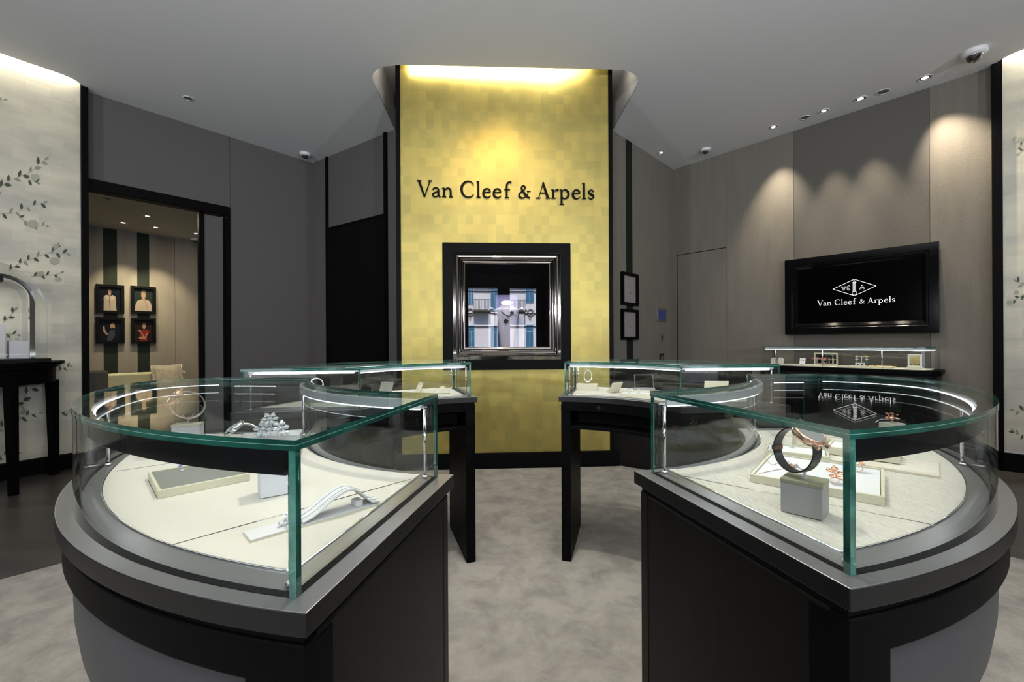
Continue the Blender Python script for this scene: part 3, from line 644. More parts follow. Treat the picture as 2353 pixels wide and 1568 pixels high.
def watch(x, y, z, size, rz, label, case, strap, tilt=-0.45, sparkle=False):
    t = thing('wrist_watch', (x, y, z), label, 'watch', None, rz)
    M = Matrix.Translation((x, y, z)) @ Matrix.Rotation(rz, 4, 'Z'); R_ = size / 2; n = 40; a0 = PI / 2 - tilt
    # closed strap loop in the local XZ plane, broken by the case
    def rad(a): return R_ * (1.0 + 0.06 * math.cos(2 * (a - a0)))
    m = MB(); ww = size * 0.12; th = size * 0.016; vs = []
    A_ = [a0 + 0.36 + (2 * PI - 0.72) * k / n for k in range(n + 1)]
    for a in A_:
        c, s_ = math.cos(a), math.sin(a)
        for rr, yy in ((rad(a) + th, -ww), (rad(a) + th, ww), (rad(a) - th, ww), (rad(a) - th, -ww)): vs.append((rr * c, yy, R_ + rr * s_))
    m.add(vs, [(4 * k + j, 4 * k + (j + 1) % 4, 4 * k + 4 + (j + 1) % 4, 4 * k + 4 + j) for k in range(n) for j in range(4)], 0)
    m.build('strap', strap, t, xf=M)
    u = Vector((math.cos(a0), 0, math.sin(a0))); K = Matrix.Translation((u.x * rad(a0), 0, R_ + u.z * rad(a0))) @ u.to_track_quat('Z', 'Y').to_matrix().to_4x4(); cr = size * 0.34
    cs = MB().lathe([(cr * 0.6, -cr * 0.34), (cr * 0.95, -cr * 0.3), (cr, -cr * 0.1), (cr, cr * 0.14), (cr * 0.88, cr * 0.26), (cr * 0.84, cr * 0.20), (0, cr * 0.20)], n=36)
    for sx in (-1, 1):
        for sy in (-1, 1): cs.box((sx * cr * 0.45, sy * cr * 1.0, -cr * 0.15), (cr * 0.2, cr * 0.5, cr * 0.22))
    cs.tube([(cr, 0, 0), (cr * 1.22, 0, 0)], cr * 0.12, 10)
    cobj = cs.build('watch_case', case, t, xf=M @ K)
    MB().lathe([(cr * 0.83, cr * 0.205), (0, cr * 0.207)], n=30).build('dial', silver if not sparkle else diamond, cobj, xf=M @ K)
    if sparkle:
        g = MB()
        for k in range(18): a = 2 * PI * k / 18; g.gem((cr * 0.93 * math.cos(a), cr * 0.93 * math.sin(a), cr * 0.24), cr * 0.13)
        g.build('bezel_stone', diamond, cobj, xf=M @ K)
    # buckle
    b = MB(); ab = a0 + 2.3; cb, sb = math.cos(ab), math.sin(ab)
    b.box((rad(ab) * cb, 0, R_ + rad(ab) * sb - size * 0.05), (size * 0.07, ww * 2.3, size * 0.10)); b.build('buckle', case, t, xf=M)
    return t
def cluster(m, c, r, n, mi=0, seed=1, flat=0.6):
    rnd = random.Random(seed); c = Vector(c)
    for k in range(n):
        d = Vector((rnd.uniform(-1, 1), rnd.uniform(-1, 1), rnd.uniform(-1, 1) * flat)); d = d.normalized() * r * rnd.uniform(0.3, 1)
        m.gem(c + d, r * rnd.uniform(0.22, 0.38), mi, 6, rnd.random() * 6, Matrix.Rotation(rnd.uniform(-.7, .7), 3, 'X') @ Matrix.Rotation(rnd.uniform(-.7, .7), 3, 'Y'))
    return m
def flower(m, c, r, mi=0, petals=5, M=None, cmi=0):   # blossom of cupped stone petals
    c = Vector(c); M = M or Matrix.Identity(3)
    for k in range(petals):
        a = 2 * PI * k / petals; ca, sa_ = math.cos(a), math.sin(a)
        m.ball(c + M @ Vector((ca * r * 0.64, sa_ * r * 0.64, r * 0.03)), r * 0.44, mi, 4, (1, 1, 0.45), False)
        for u, v_, g_ in ((0.38, 0, .17), (0.60, .12, .17), (0.60, -.12, .17), (0.82, 0.16, .16), (0.82, -.16, .16), (0.84, 0, .16), (1.02, 0.05, .14)):
            q = Vector((ca * r * u - sa_ * r * v_, sa_ * r * u + ca * r * v_, r * 0.10 * u)); m.gem(c + M @ q, r * g_, mi, 6, a, M)
    m.gem(c + M @ Vector((0, 0, r * 0.12)), r * 0.26, cmi, 8, 0, M)
    return m
def ring_on(x, y, z, r, rz, label, metal, stones, kind='flower', name='finger_ring', tilt=0.0, cat='ring', stand=True, group=None, scale=1.0):
    t = thing(name, (x, y, z), label, cat, group, rz); M = Matrix.Translation((x, y, z)) @ Matrix.Rotation(rz, 4, 'Z') @ Matrix.Rotation(tilt, 4, 'X')
    MB().tube([(r * math.cos(2 * PI * k / 28), 0, r + r * math.sin(2 * PI * k / 28)) for k in range(28)], r * 0.10, 8, closed=True).build('band', metal, t, xf=M)
    m = MB(); K = Matrix.Rotation(-0.5, 3, 'X')
    if kind == 'flower': flower(m, (0, 0, 2.15 * r), r * 0.95 * scale, 0, 5, K)
    elif kind == 'two': flower(m, (-r * 0.7, 0, 2.2 * r), r * 0.7 * scale, 0, 4, K); flower(m, (r * 0.7, 0.001, 2.5 * r), r * 0.7 * scale, 0, 5, K)
    else: cluster(m, (0, 0, 2.1 * r), r * 0.8 * scale, 14, 0, 3)
    m.build('stone_setting', stones, t, xf=M)
    if stand: MB().tube([(0, 0, 0), (0, 0, 0.004)], 0.004, 8).build('acrylic_foot', acrylic, t, xf=M)
    return t

# ================================================================ CONTENTS OF THE NEAR LEFT CASE
def ang(p, q): return math.atan2(q[1] - p[1], q[0] - p[0])
p0, p1, p2 = dk(363, 1148), dk(575, 1105), dk(325, 1098)
ax = (p1 - p0).normalized(); ay = Vector((-ax.y, ax.x)); wt, dt_ = 0.165, 0.185
ctr = p0 + ax * wt / 2 + ay * dt_ / 2
t1 = tray(None, wt, dt_, math.atan2(ax.y, ax.x), 'cream edged tray with a dark grey pad under the blue stone ring', 0.017, greypad, cream, loc=ctr)
pz = at_z(419, 1083, ZS + 0.014)
ring_on(pz.x, pz.y, ZS + 0.014, 0.0058, 0.6, 'small ring of blue and clear stones standing on the grey pad tray', silver, sapphire, 'two')
p = at_z(607, 1151, ZS); rb = 0.62
block(p.x - 0.002, p.y + 0.045, 0.062, 0.055, 0.102, rb, 'tall pale grey block beside the grey pad tray', paleblk, None)
p = at_z(432, 973, ZS + 0.086)
block(p.x, p.y, 0.070, 0.040, 0.08, 0.35, 'pale block with a cream cap under the rear watch, near left case', paleblk, cream, 0.006, clip=True)
watch(p.x, p.y, ZS + 0.086 + 0.014, 0.078, 0.75, 'rose gold watch with a pale strap on the pale block at the back', rose, mat('pearl_strap', (0.80, 0.76, 0.70), 0.25, metal=0.5), tilt=-0.95)
# low riser at the back with two diamond pieces
p = Vector((-0.662, 1.195)); hz = 0.066
block(p.x, p.y, 0.15, 0.078, hz, 0.35, 'long low pale riser carrying the diamond watch and the diamond blossoms', whitepad, None)
q1 = at_z(558, 1003, ZS + hz); q2 = at_z(620, 1004, ZS + hz)
def cuff(x, y, z, r, rz, label):
    t = thing('diamond_watch', (x, y, z), label, 'watch', None, rz); M = Matrix.Translation((x, y, z)) @ Matrix.Rotation(rz, 4, 'Z')
    MB().tube([(r * 1.25 * math.cos(a), 0, r * math.sin(a)) for a in [PI * k / 16 for k in range(17)]], r * 0.09, 8).build('band', silver, t, xf=M)
    K = Matrix.Translation((-r * 0.55, 0, r * 0.62)) @ Matrix.Rotation(-0.75, 4, 'Y')
    o = MB().lathe([(r * 0.78, -r * 0.12), (r * 0.80, r * 0.06), (r * 0.62, r * 0.12), (0, r * 0.12)], n=28).build('watch_case', silver, t, xf=M @ K)
    g = MB()
    for k in range(20): a = 2 * PI * k / 20; g.gem((r * 0.71 * math.cos(a), r * 0.71 * math.sin(a), r * 0.13), r * 0.11)
    for k in range(7): g.gem((r * 0.3 * math.cos(k), r * 0.3 * math.sin(k * 1.3), r * 0.14), r * 0.10)
    g.build('bezel_stone', diamond, o, xf=M @ K)
    return t
cuff(q1.x, q1.y, ZS + hz, 0.034, 0.25, 'round diamond set watch lying open on the low riser, left of the blossoms')
for k, (dx, dy, dz, s_, rr, lb) in enumerate(((-0.016, 0, 0.020, 0.024, (0.9, 0.0), 'large diamond blossom ring on the low riser'), (-0.002, 0.004, 0.046, 0.019, (0.9, 0.4), 'upper diamond blossom above the large one on the low riser'), (0.028, 0.002, 0.022, 0.022, (1.1, 1.2), 'diamond blossom turned sideways at the right end of the low riser'))):
    t = thing('diamond_blossom', (q2.x + dx, q2.y + dy, ZS + hz), lb, 'jewellery', 'diamond blossoms on the low riser')
    m = flower(MB(), (q2.x + dx, q2.y + dy, ZS + hz + dz), s_, 0, 6, Matrix.Rotation(rr[1], 3, 'Z') @ Matrix.Rotation(rr[0], 3, 'X')); m.build('petal_setting', diamond, t)
    MB().tube([(q2.x + dx, q2.y + dy + 0.002, ZS + hz), (q2.x + dx, q2.y + dy + 0.002, ZS + hz + dz)], 0.0012, 6).build('stem', silver, t)
# strap display
a0, a1, a2 = dk(575, 1249), dk(875, 1161), dk(555, 1229)
ax = (a1 - a0).normalized(); ay = Vector((-ax.y, ax.x)); Ls, Ws = (a1 - a0).length, 0.045
t = thing('strap_display', (*((a0 + a1) / 2 + ay * Ws / 2), ZS), 'pale grey bridge shaped bracelet display on a narrow plate, nearest the front corner', 'display stand')
def SP(u, v, z): q = a0 + ax * u * Ls + ay * v * Ws; return Vector((q.x, q.y, z))
def hex_uv(m, u0, u1, v0, v1, z0, z1, mi=0): return m.hexa([SP(u0, v0, z0), SP(u1, v0, z0), SP(u1, v1, z0), SP(u0, v1, z0), SP(u0, v0, z1), SP(u1, v0, z1), SP(u1, v1, z1), SP(u0, v1, z1)], mi)
hex_uv(MB(), 0, 1, 0, 1, ZS, ZS + 0.0025).build('plate', cream, t); hex_uv(MB(), 0.005, 0.995, 0.02, 0.98, ZS + 0.0027, ZS + 0.0042).build('plate_pad', whitepad, t)
prof = catmull([(0.36, 0.006, 0), (0.46, 0.014, 0), (0.58, 0.030, 0), (0.70, 0.041, 0), (0.79, 0.038, 0), (0.87, 0.020, 0), (0.93, 0.008, 0), (1.0, 0.0065, 0)], 6)
for nm, v0, v1, mt, dz in (('bridge', 0.04, 0.96, whitepad, 0), ('groove', 0.32, 0.35, greyblk, 0.0006), ('groove', 0.66, 0.69, greyblk, 0.0006)):
    m = MB(); vs = []
    for q in prof:
        for v_, zz in ((v0, 0.0), (v1, 0.0), (v1, 0.0022), (v0, 0.0022)): vs.append(SP(q.x, v_, ZS + q.y + zz + dz))
    n = len(prof); m.add(vs, [(4 * k + j, 4 * k + (j + 1) % 4, 4 * k + 4 + (j + 1) % 4, 4 * k + 4 + j) for k in range(n - 1) for j in range(4)]); m.build(nm, mt, t)
hex_uv(MB(), 0.80, 0.86, 0.25, 0.7, ZS + 0.005, ZS + 0.016).build('clasp_block', whitepad, t)
brt = thing('diamond_bracelet', SP(0.2, 0.5, ZS + 0.0045), 'diamond bracelet laid along the bridge display with a blossom at its front end', 'bracelet')
cluster(MB(), SP(0.28, 0.4, ZS + 0.014), 0.014, 26, 0, 5, 0.7).build('blossom', diamond, brt)
m = MB()
for q in catmull([(0.30, 0.008, 0), (0.4, 0.013, 0), (0.58, 0.0345, 0), (0.70, 0.0455, 0), (0.79, 0.0425, 0), (0.87, 0.0245, 0), (0.96, 0.011, 0)], 9): m.gem(SP(q.x, 0.10 if q.x > 0.5 else 0.35 - (q.x - 0.3), ZS + q.y), 0.0014, 0, 6)
m.build('chain', diamond, brt)
cluster(MB(), SP(0.96, 0.75, ZS + 0.012), 0.006, 9, 0, 9).build('clasp', silver, brt)

# ================================================================ CONTENTS OF THE NEAR RIGHT CASE
pa, pb = at_z(1891, 1201, ZS), at_z(1797, 1178, ZS); ax = (pb - pa).normalized(); rz = math.atan2(-ax.y, -ax.x); ayv = Vector((-ax.y, ax.x, 0)); ayv = ayv if ayv.y > 0 else -ayv
wb = 0.066; cb = pa + ax * wb / 2 + ayv * 0.029
block(cb.x, cb.y, wb, 0.056, 0.056, rz, 'grey cube block with an olive cap under the rose gold watch', greyblk, olive, 0.0065, clip=True)
watch(cb.x - 0.012, cb.y + 0.004, ZS + 0.0625 + 0.012, 0.080, rz - 0.45, 'rose gold skeleton watch on a black strap standing on the grey cube block', rose, strapblk, tilt=0.62)
A0_, B0_ = dk(1723, 1108), dk(2034, 1165); ax = (B0_ - A0_).normalized(); ay = Vector((-ax.y, ax.x)); wT, dT = (B0_ - A0_).length, 0.235
tc_ = A0_ + ax * wT / 2 + ay * dT / 2; rzT = math.atan2(ax.y, ax.x)
tray(None, wT, dT, rzT, 'large cream edged tray with a white pad behind the grey cube block', 0.018, whitepad, cream, loc=tc_)
zt_ = ZS + 0.015
def rose_flower(px, py, z, r, label, h=0.012, cat='ring', seed=0, name='gold_blossom_ring'):
    p = at_z(px, py, z); t = thing(name, (p.x, p.y, z), label, cat)
    flower(MB(), (p.x, p.y, z + h), r, 0, 5, Matrix.Rotation(0.9, 3, 'X') @ Matrix.Rotation(seed, 3, 'Z')).build('petal_setting', rose, t)
    MB().tube([(p.x + 0.55 * r * math.cos(2 * PI * k / 20), p.y, z + 0.55 * r + 0.55 * r * math.sin(2 * PI * k / 20)) for k in range(20)], 0.0009, 6, closed=True).build('band', rose, t)
    return t
rose_flower(1919, 1112, zt_, 0.016, 'rose gold blossom ring on the white tray, partly hidden by the grey cube block', 0.022)
rose_flower(1974, 1085, zt_, 0.015, 'tall rose gold blossom ring on the white tray, right of the glass corner', 0.030, seed=1)
pn = thing('pendant_necklace', (tc_.x, tc_.y, zt_), 'fine rose gold necklace with a blossom pendant lying on the white tray', 'necklace')
c1, c2, c3 = at_z(1742, 1090, zt_), at_z(1822, 1074, zt_), at_z(1800, 1058, zt_)
MB().tube(catmull([c1 + Vector((0, 0, 0.001)), (c1 + c2) / 2 + Vector((0, 0.001, 0.001)), c2 + Vector((0, 0, 0.001)), c3 + Vector((0, 0, 0.001)), at_z(1775, 1070, zt_) + Vector((0, 0, 0.0015)), at_z(1754, 1052, zt_) + Vector((0, 0, 0.006))], 5), 0.0006, 6).build('chain', rose, pn)
flower(MB(), c2 + Vector((0, 0, 0.004)), 0.009, 0, 5).build('pendant', rose, pn)
lb_ = at_z(1763, 1060, ZS); t = thing('price_tag', (lb_.x, lb_.y, ZS), 'small white oval tag on a string beside the large white tray', 'tag')
MB().ball((lb_.x, lb_.y, ZS + 0.002), 0.011, 0, 8, (1, 0.7, 0.16)).build('card', whitepad, t); MB().tube([(lb_.x + 0.008, lb_.y + 0.002, ZS + 0.003), (lb_.x + 0.02, lb_.y + 0.012, ZS + 0.012), tuple(at_z(1778, 1052, zt_ + 0.003))], 0.0006, 5).build('string', gold_m, t)
p = dk(1757, 1046); q = dk(1872, 1060); ax = (q - p).normalized(); ay = Vector((-ax.y, ax.x))
tray(None, 0.145, 0.10, math.atan2(ax.y, ax.x), 'small cream edged tray with a pin holder behind the watch', 0.015, whitepad, cream, loc=p + ax * 0.0725 + ay * 0.05)
pp = at_z(1820, 1029, ZS + 0.013); t = thing('earring_stand', (pp.x, pp.y, ZS + 0.013), 'thin clear pin stand on the small tray seen through the watch loop', 'display stand')
MB().tube([(pp.x, pp.y, ZS + 0.013), (pp.x, pp.y, ZS + 0.05)], 0.0008, 6).lathe([(0.007, 0), (0.007, 0.0015), (0, 0.0015)], (pp.x, pp.y, ZS + 0.0125), 14).build('pin', acrylic, t)
for sx in (-1, 1): MB().gem((pp.x + sx * 0.006, pp.y, ZS + 0.052), 0.003).build('stud', gold_m, t)
tag(MB().box((dk(1838, 1042) + Vector((0.002, 0.06))).to_3d() + Vector((0, 0, ZS)), (0.028, 0.006, 0.004), 0.2).build('name_strip', whitepad), 'short white strip lying behind the small tray', 'card')
# pleated board and tray on top
p = dk(2160, 1101); ax = (dk(2010, 1078) - p).normalized(); ay = Vector((ax.y, -ax.x)); ay = ay if ay.y > 0 else -ay
pc = p + ax * 0.115 + ay * 0.075; rzp = math.atan2(-ax.y, -ax.x)
pleat = mat('pleated_beige', (0.56, 0.50, 0.40), 0.5)
t = thing('pleated_board', (pc.x, pc.y, ZS), 'beige board with pleats fanning out, under the rear white tray', 'display board', None, rzp); t.location.z = ZS
M = Matrix.Translation(t.location) @ Matrix.Rotation(rzp, 4, 'Z')
MB().box((0, 0, 0), (0.23, 0.15, 0.006)).build('board', pleat, t, xf=M, bevel=0.0008)
m = MB()
for k in range(26):
    a = 0.15 + 2.85 * k / 25; c, s_ = math.cos(a), math.sin(a); L0 = 0.02; ex = 0.113 / max(abs(c), 1e-3); ey = 0.135 / max(abs(s_), 1e-3); L1 = min(ex, ey)
    b0 = Vector((c * L0, -0.068 + s_ * L0, 0)); b1 = Vector((c * L1, -0.068 + s_ * L1, 0)); nn = Vector((-s_, c, 0)) * 0.0016
    m.hexa([b0 - nn * .3 + Vector((0, 0, .006)), b1 - nn + Vector((0, 0, .006)), b1 + nn + Vector((0, 0, .006)), b0 + nn * .3 + Vector((0, 0, .006)), b0 + Vector((0, 0, .0064)), b1 + Vector((0, 0, .0078)), b1 + nn * .2 + Vector((0, 0, .0078)), b0 + nn * .1 + Vector((0, 0, .0064))])
m.build('pleats', leather, t, xf=M)
tray(None, 0.15, 0.11, rzp, 'white pad tray standing on the pleated board', 0.020, whitepad, beigeblk, z=ZS + 0.0085, loc=pc + ax * 0.03 + ay * 0.035)
pq = at_z(2050, 972, 1.055); hb = 1.055 - ZS
block(pq.x, pq.y, 0.05, 0.04, hb, 0.2, 'slim block under the rose gold bracelet at the back of the near right case', leather, None)
t = thing('gold_bracelet', (pq.x, pq.y, 1.055), 'rose gold blossom bracelet on the slim block, seen above the glass edge', 'bracelet')
cluster(MB(), (pq.x, pq.y, 1.073), 0.016, 26, 0, 11).build('blossoms', rose, t)
MB().tube(catmull([(pq.x - 0.05, pq.y, 1.056), (pq.x - 0.03, pq.y, 1.066), (pq.x, pq.y, 1.062), (pq.x + 0.01, pq.y + 0.01, 1.058)], 6), 0.0009, 6).build('wire', silver, t)
pq = at_z(1890, 1012, ZS + 0.03); block(1.0 if False else at_z(1885, 1035, ZS).x, at_z(1885, 1035, ZS).y + 0.04, 0.09, 0.04, 0.045, -0.25, 'beige block standing behind the watch case', beigeblk, None)

# ================================================================ FAR CASES
def bridge(x, y, z, L, W_, h, rz, label, mt=whitepad, name='strap_display'):
    t = thing(name, (x, y, z), label, 'display stand', None, rz); M = Matrix.Translation((x, y, z)) @ Matrix.Rotation(rz, 4, 'Z')
    pr_ = catmull([(-L / 2, 0.001, 0), (-L * 0.25, h * 0.6, 0), (0, h, 0), (L * 0.22, h * 0.6, 0), (L * 0.38, 0.002, 0), (L / 2, 0.001, 0)], 6); vs = []
    for q in pr_:
        for yy, zz in ((-W_ / 2, 0), (W_ / 2, 0), (W_ / 2, 0.003), (-W_ / 2, 0.003)): vs.append((q.x, yy, q.y + zz))
    MB().add(vs, [(4 * k + j, 4 * k + (j + 1) % 4, 4 * k + 4 + (j + 1) % 4, 4 * k + 4 + j) for k in range(len(pr_) - 1) for j in range(4)]).build('bridge', mt, t, xf=M)
    MB().box((0, 0, -0.0005), (L, W_ * 1.1, 0.002)).build('plate', cream, t, xf=M); return t
def easel(x, y, z, w_, h, rz, label, mt=beigeblk, lean=0.35, item=None):
    t = thing('easel_card', (x, y, z), label, 'display stand', None, rz); M = Matrix.Translation((x, y, z)) @ Matrix.Rotation(rz, 4, 'Z')
    K = Matrix.Rotation(-lean, 4, 'X'); MB().box((0, 0, 0.002), (w_, 0.004, h)).build('card', mt, t, xf=M @ K, bevel=0.0005)
    MB().hexa([(-w_ * .2, 0.002, 0.001), (w_ * .2, 0.002, 0.001), (w_ * .2, 0.05, 0.001), (-w_ * .2, 0.05, 0.001), (-w_ * .2, 0.003 + h * .3 * math.sin(lean), h * .6), (w_ * .2, 0.003 + h * .3 * math.sin(lean), h * .6), (w_ * .2, 0.012 + h * .3 * math.sin(lean), h * .6), (-w_ * .2, 0.012 + h * .3 * math.sin(lean), h * .6)]).build('prop', mt, t, xf=M)
    if item: 
        m = MB()
        for sx in (-1, 1): m.gem((sx * w_ * 0.2, -0.004, h * 0.95), 0.005)
        m.build('earring', item, t, xf=M @ K)
    return t
# far left
block(-1.035, 2.30, 0.09, 0.06, 0.06, 0.3, 'grey riser under the white cuff in the far left case', greyblk, None)
t = thing('white_cuff', (-1.035, 2.30, ZS + 0.06), 'white open cuff bracelet display on the grey riser, far left case', 'display stand', None, 0.5); M = Matrix.Translation((-1.035, 2.30, ZS + 0.06 + 0.034)) @ Matrix.Rotation(0.5, 4, 'Z')
m = MB(); vs = []; AA = [0.35 + (2 * PI - 1.2) * k / 24 - PI / 2 for k in range(25)]
for a in AA:
    for rr, yy in ((0.034, -0.016), (0.034, 0.016), (0.030, 0.016), (0.030, -0.016)): vs.append((rr * math.cos(a), yy, rr * math.sin(a)))
m.add(vs, [(4 * k + j, 4 * k + (j + 1) % 4, 4 * k + 4 + (j + 1) % 4, 4 * k + 4 + j) for k in range(24) for j in range(4)]).build('cuff', whitepad, t, xf=M)
cluster(MB(), (-0.024, -0.012, 0.012), 0.012, 9, 0, 4).build('stones', diamond, t, xf=M)
p = dk(885, 902); easel(p.x * 0.97, p.y * 0.97, ZS, 0.085, 0.075, -0.25, 'dark grey leaning card with two studs in the far left case', greypad, 0.4, diamond)
p = dk(958, 903); easel(p.x, p.y, ZS, 0.055, 0.065, -0.9, 'cream leaning card with small ear studs in the far left case', beigeblk, 0.45, diamond)
p = dk(1017, 906); bridge(p.x, p.y, ZS, 0.125, 0.05, 0.042, 0.15, 'cream bridge shaped bracelet display at the right end of the far left case', leather)
for k, (px, py, lb) in enumerate(((805, 905, 'pair of diamond drops left of the glass joint in the far left case'), (858, 904, 'diamond blossom brooch in the middle of the far left case'))):
    u_, v_ = uv(px, py); Y = 2.42 + 0.05 * k; t = thing('diamond_brooch', (u_ * Y, Y, ZS), lb, 'jewellery')
    m = MB().tube([(u_ * Y, Y, ZS), (u_ * Y, Y, ZS + 0.02)], 0.002, 6); m.build('holder', acrylic, t); flower(MB(), (u_ * Y - 0.012, Y, ZS + 0.028), 0.014, 0, 5, Matrix.Rotation(1.1, 3, 'X')).build('blossom', diamond, t); flower(MB(), (u_ * Y + 0.014, Y, ZS + 0.024), 0.011, 0, 5, Matrix.Rotation(1.1, 3, 'X')).build('blossom', diamond, t)
tray(None, 0.16, 0.09, -0.35, 'white pad tray in the middle of the far left case', 0.010, whitepad, cream, loc=(-0.66, 2.50))
# far right
p = dk(1350, 896); block(p.x, p.y + 0.01, 0.135, 0.075, 0.038, -0.28, 'cream block under the upright diamond bracelet in the far right case', beigeblk, None)
t = thing('upright_bracelet', (p.x + 0.005, p.y + 0.01, ZS + 0.038), 'diamond bracelet held upright on the cream block, far right case', 'bracelet'); cx, cy, cz = p.x + 0.005, p.y + 0.01, ZS + 0.038
m = MB().tube([(cx, cy, cz), (cx, cy, cz + 0.012)], 0.0016, 6); m.build('pin', acrylic, t)
m = MB(); g = MB()
for k in range(26):
    a = 2 * PI * k / 26; m.ball((cx + 0.024 * math.cos(a), cy, cz + 0.049 + 0.037 * math.sin(a)), 0.0052, 0, 4)
    if 6 < k < 20: g.gem((cx + 0.027 * math.cos(a), cy - 0.006, cz + 0.049 + 0.040 * math.sin(a)), 0.005, 0, 6, k)
m.build('links', silver, t); g.build('stones', diamond, t)
p = dk(1410, 903); easel(p.x, p.y, ZS, 0.085, 0.070, 0.55, 'cream easel card seen from behind in the far right case', beigeblk, -0.5)
p = Vector((0.735, 2.52)); tray(None, 0.21, 0.12, -0.36, 'cream edged tray with two ring hoops in the far right case', 0.013, whitepad, cream, loc=p)
for dx, dy, lb in ((-0.055, 0.02, 'silver hoop ring on the tray of the far right case, left one'), (0.0, 0.0, 'round silver ring standing upright on the tray of the far right case')):
    ring_on(p.x + dx, p.y + dy, ZS + 0.010, 0.011, 0.3, lb, silver, diamond, 'cluster')
t = thing('acrylic_panel', (0.84, 2.77, ZS), 'clear leaning acrylic panel at the back of the far right case', 'display stand', None, -0.1); M = Matrix.Translation((0.84, 2.77, ZS + 0.014)) @ Matrix.Rotation(-0.1, 4, 'Z') @ Matrix.Rotation(-0.25, 4, 'X')
MB().box((0, 0, 0), (0.112, 0.003, 0.081)).build('sheet', glass_m, t, xf=M); MB().tube([(-0.058, 0, 0.001), (0.058, 0, 0.001), (0.058, 0, 0.084), (-0.058, 0, 0.084)], 0.0022, 6, closed=True).build('edge_frame', acrylic, t, xf=M); MB().box((0, 0.012, -0.0135), (0.13, 0.05, 0.012), 0).build('foot', greyblk, t, xf=Matrix.Translation((0.84, 2.77, ZS + 0.014)) @ Matrix.Rotation(-0.1, 4, 'Z'))
block(1.12, 2.40, 0.15, 0.08, 0.035, -0.1, 'low cream block under the folded card in the far right case', beigeblk, None)
easel(1.12, 2.395, ZS + 0.036, 0.125, 0.055, -0.12, 'wide cream card standing on the low block, right of the glass joint', beigeblk, -0.25)
for k, (X_, Y_, lb) in enumerate(((0.98, 2.28, 'silver blossom earrings right of the glass joint in the far right case'), (0.92, 2.42, 'silver blossom earrings just behind the glass joint in the far right case'))):
    t = thing('blossom_earrings', (X_, Y_, ZS), lb, 'jewellery'); m = MB()
    for sx in (-1, 1): flower(m, (X_ + sx * 0.02, Y_, ZS + 0.022), 0.013, 0, 5, Matrix.Rotation(1.0, 3, 'X'))
    m.build('blossom', diamond, t); MB().box((X_, Y_ + 0.004, ZS), (0.05, 0.008, 0.012)).build('holder', acrylic, t)

# ================================================================ LETTERING
def ser(x0, x1, y, w=0.045): return ([(x0, y), (x1, y)], [w, w], False)
G = {
 'V': (0.90, [([(0.12, 0.98), (0.29, 0.5), (0.46, 0.0)], [.14, .13, .10], 0), ([(0.80, 0.98), (0.63, .5), (0.46, 0.0)], [.05, .05, .06], 0), ser(0, .27, .98), ser(.67, .92, .98)]),
 'a': (0.57, [([(.07, .45), (.16, .54), (.29, .56), (.40, .48), (.41, .34), (.41, .16), (.45, .05), (.55, .03)], [.09, .06, .07, .11, .12, .12, .09, .03], 1), ([(.40, .34), (.24, .29), (.10, .20), (.10, .07), (.22, .02), (.34, .06), (.41, .14)], [.04, .05, .10, .10, .06, .05, .04], 1)]),
 'n': (0.67, [([(.13, .56), (.13, 0)], [.12, .12], 0), ([(.15, .38), (.24, .50), (.38, .55), (.50, .47), (.53, .33), (.53, 0)], [.04, .06, .08, .11, .12, .12], 1), ser(0, .26, .02), ser(.41, .66, .02), ser(0, .13, .55, .03)]),
 'C': (0.82, [([(.78, .82), (.66, .95), (.48, .99), (.27, .92), (.11, .72), (.07, .48), (.14, .22), (.31, .05), (.50, .01), (.68, .06), (.81, .20)], [.04, .05, .06, .10, .14, .15, .13, .09, .06, .05, .03], 1), ([(.79, .95), (.79, .72)], [.03, .05], 0)]),
 'l': (0.24, [([(.12, 1.0), (.12, 0)], [.12, .12], 0), ser(0, .25, .02), ser(0, .12, .98, .035)]),
 'e': (0.58, [([(.09, .33), (.50, .34)], [.04, .04], 0), ([(.50, .34), (.47, .48), (.32, .56), (.16, .49), (.08, .31), (.12, .12), (.27, .01), (.42, .03), (.54, .13)], [.09, .09, .06, .10, .13, .13, .08, .06, .03], 1)]),
 'f': (0.47, [([(.15, 0), (.15, .70), (.20, .90), (.32, .99), (.44, .95)], [.12, .12, .10, .06, .10], 1), ser(0, .36, .53), ser(0.02, .30, .02)]),
 '&': (0.78, [([(.64, .44), (.58, .24), (.42, .06), (.24, .01), (.08, .10), (.08, .26), (.22, .40), (.38, .53), (.44, .67), (.34, .77), (.22, .70), (.24, .54), (.38, .32), (.56, .10), (.74, .01)], [.04, .05, .05, .08, .12, .10, .06, .06, .08, .05, .09, .11, .12, .12, .05], 1), ser(.54, .78, .44)]),
 'A': (0.87, [([(.14, .02), (.30, .45), (.44, 1.0)], [.05, .05, .05], 0), ([(.43, 1.0), (.58, .5), (.74, .02)], [.10, .14, .15], 0), ([(.25, .34), (.63, .34)], [.045, .045], 0), ser(0, .27, .02), ser(.60, .88, .02)]),
 'r': (0.48, [([(.13, .56), (.13, 0)], [.12, .12], 0), ([(.15, .36), (.24, .49), (.36, .54), (.46, .50)], [.04, .06, .08, .13], 1), ser(0, .28, .02), ser(0, .13, .55, .03)]),
 'p': (0.62, [([(.13, .56), (.13, -.36)], [.12, .12], 0), ([(.15, .42), (.28, .55), (.44, .53), (.56, .36), (.54, .16), (.40, .02), (.26, .02), (.15, .10)], [.04, .06, .08, .13, .13, .08, .06, .04], 1), ser(0, .28, -.35), ser(0, .13, .55, .03)]),
 's': (0.43, [([(.38, .44), (.30, .54), (.17, .55), (.08, .45), (.14, .34), (.30, .25), (.37, .14), (.28, .02), (.15, .01), (.04, .12)], [.04, .05, .07, .11, .12, .13, .11, .07, .05, .03], 1)]),
}
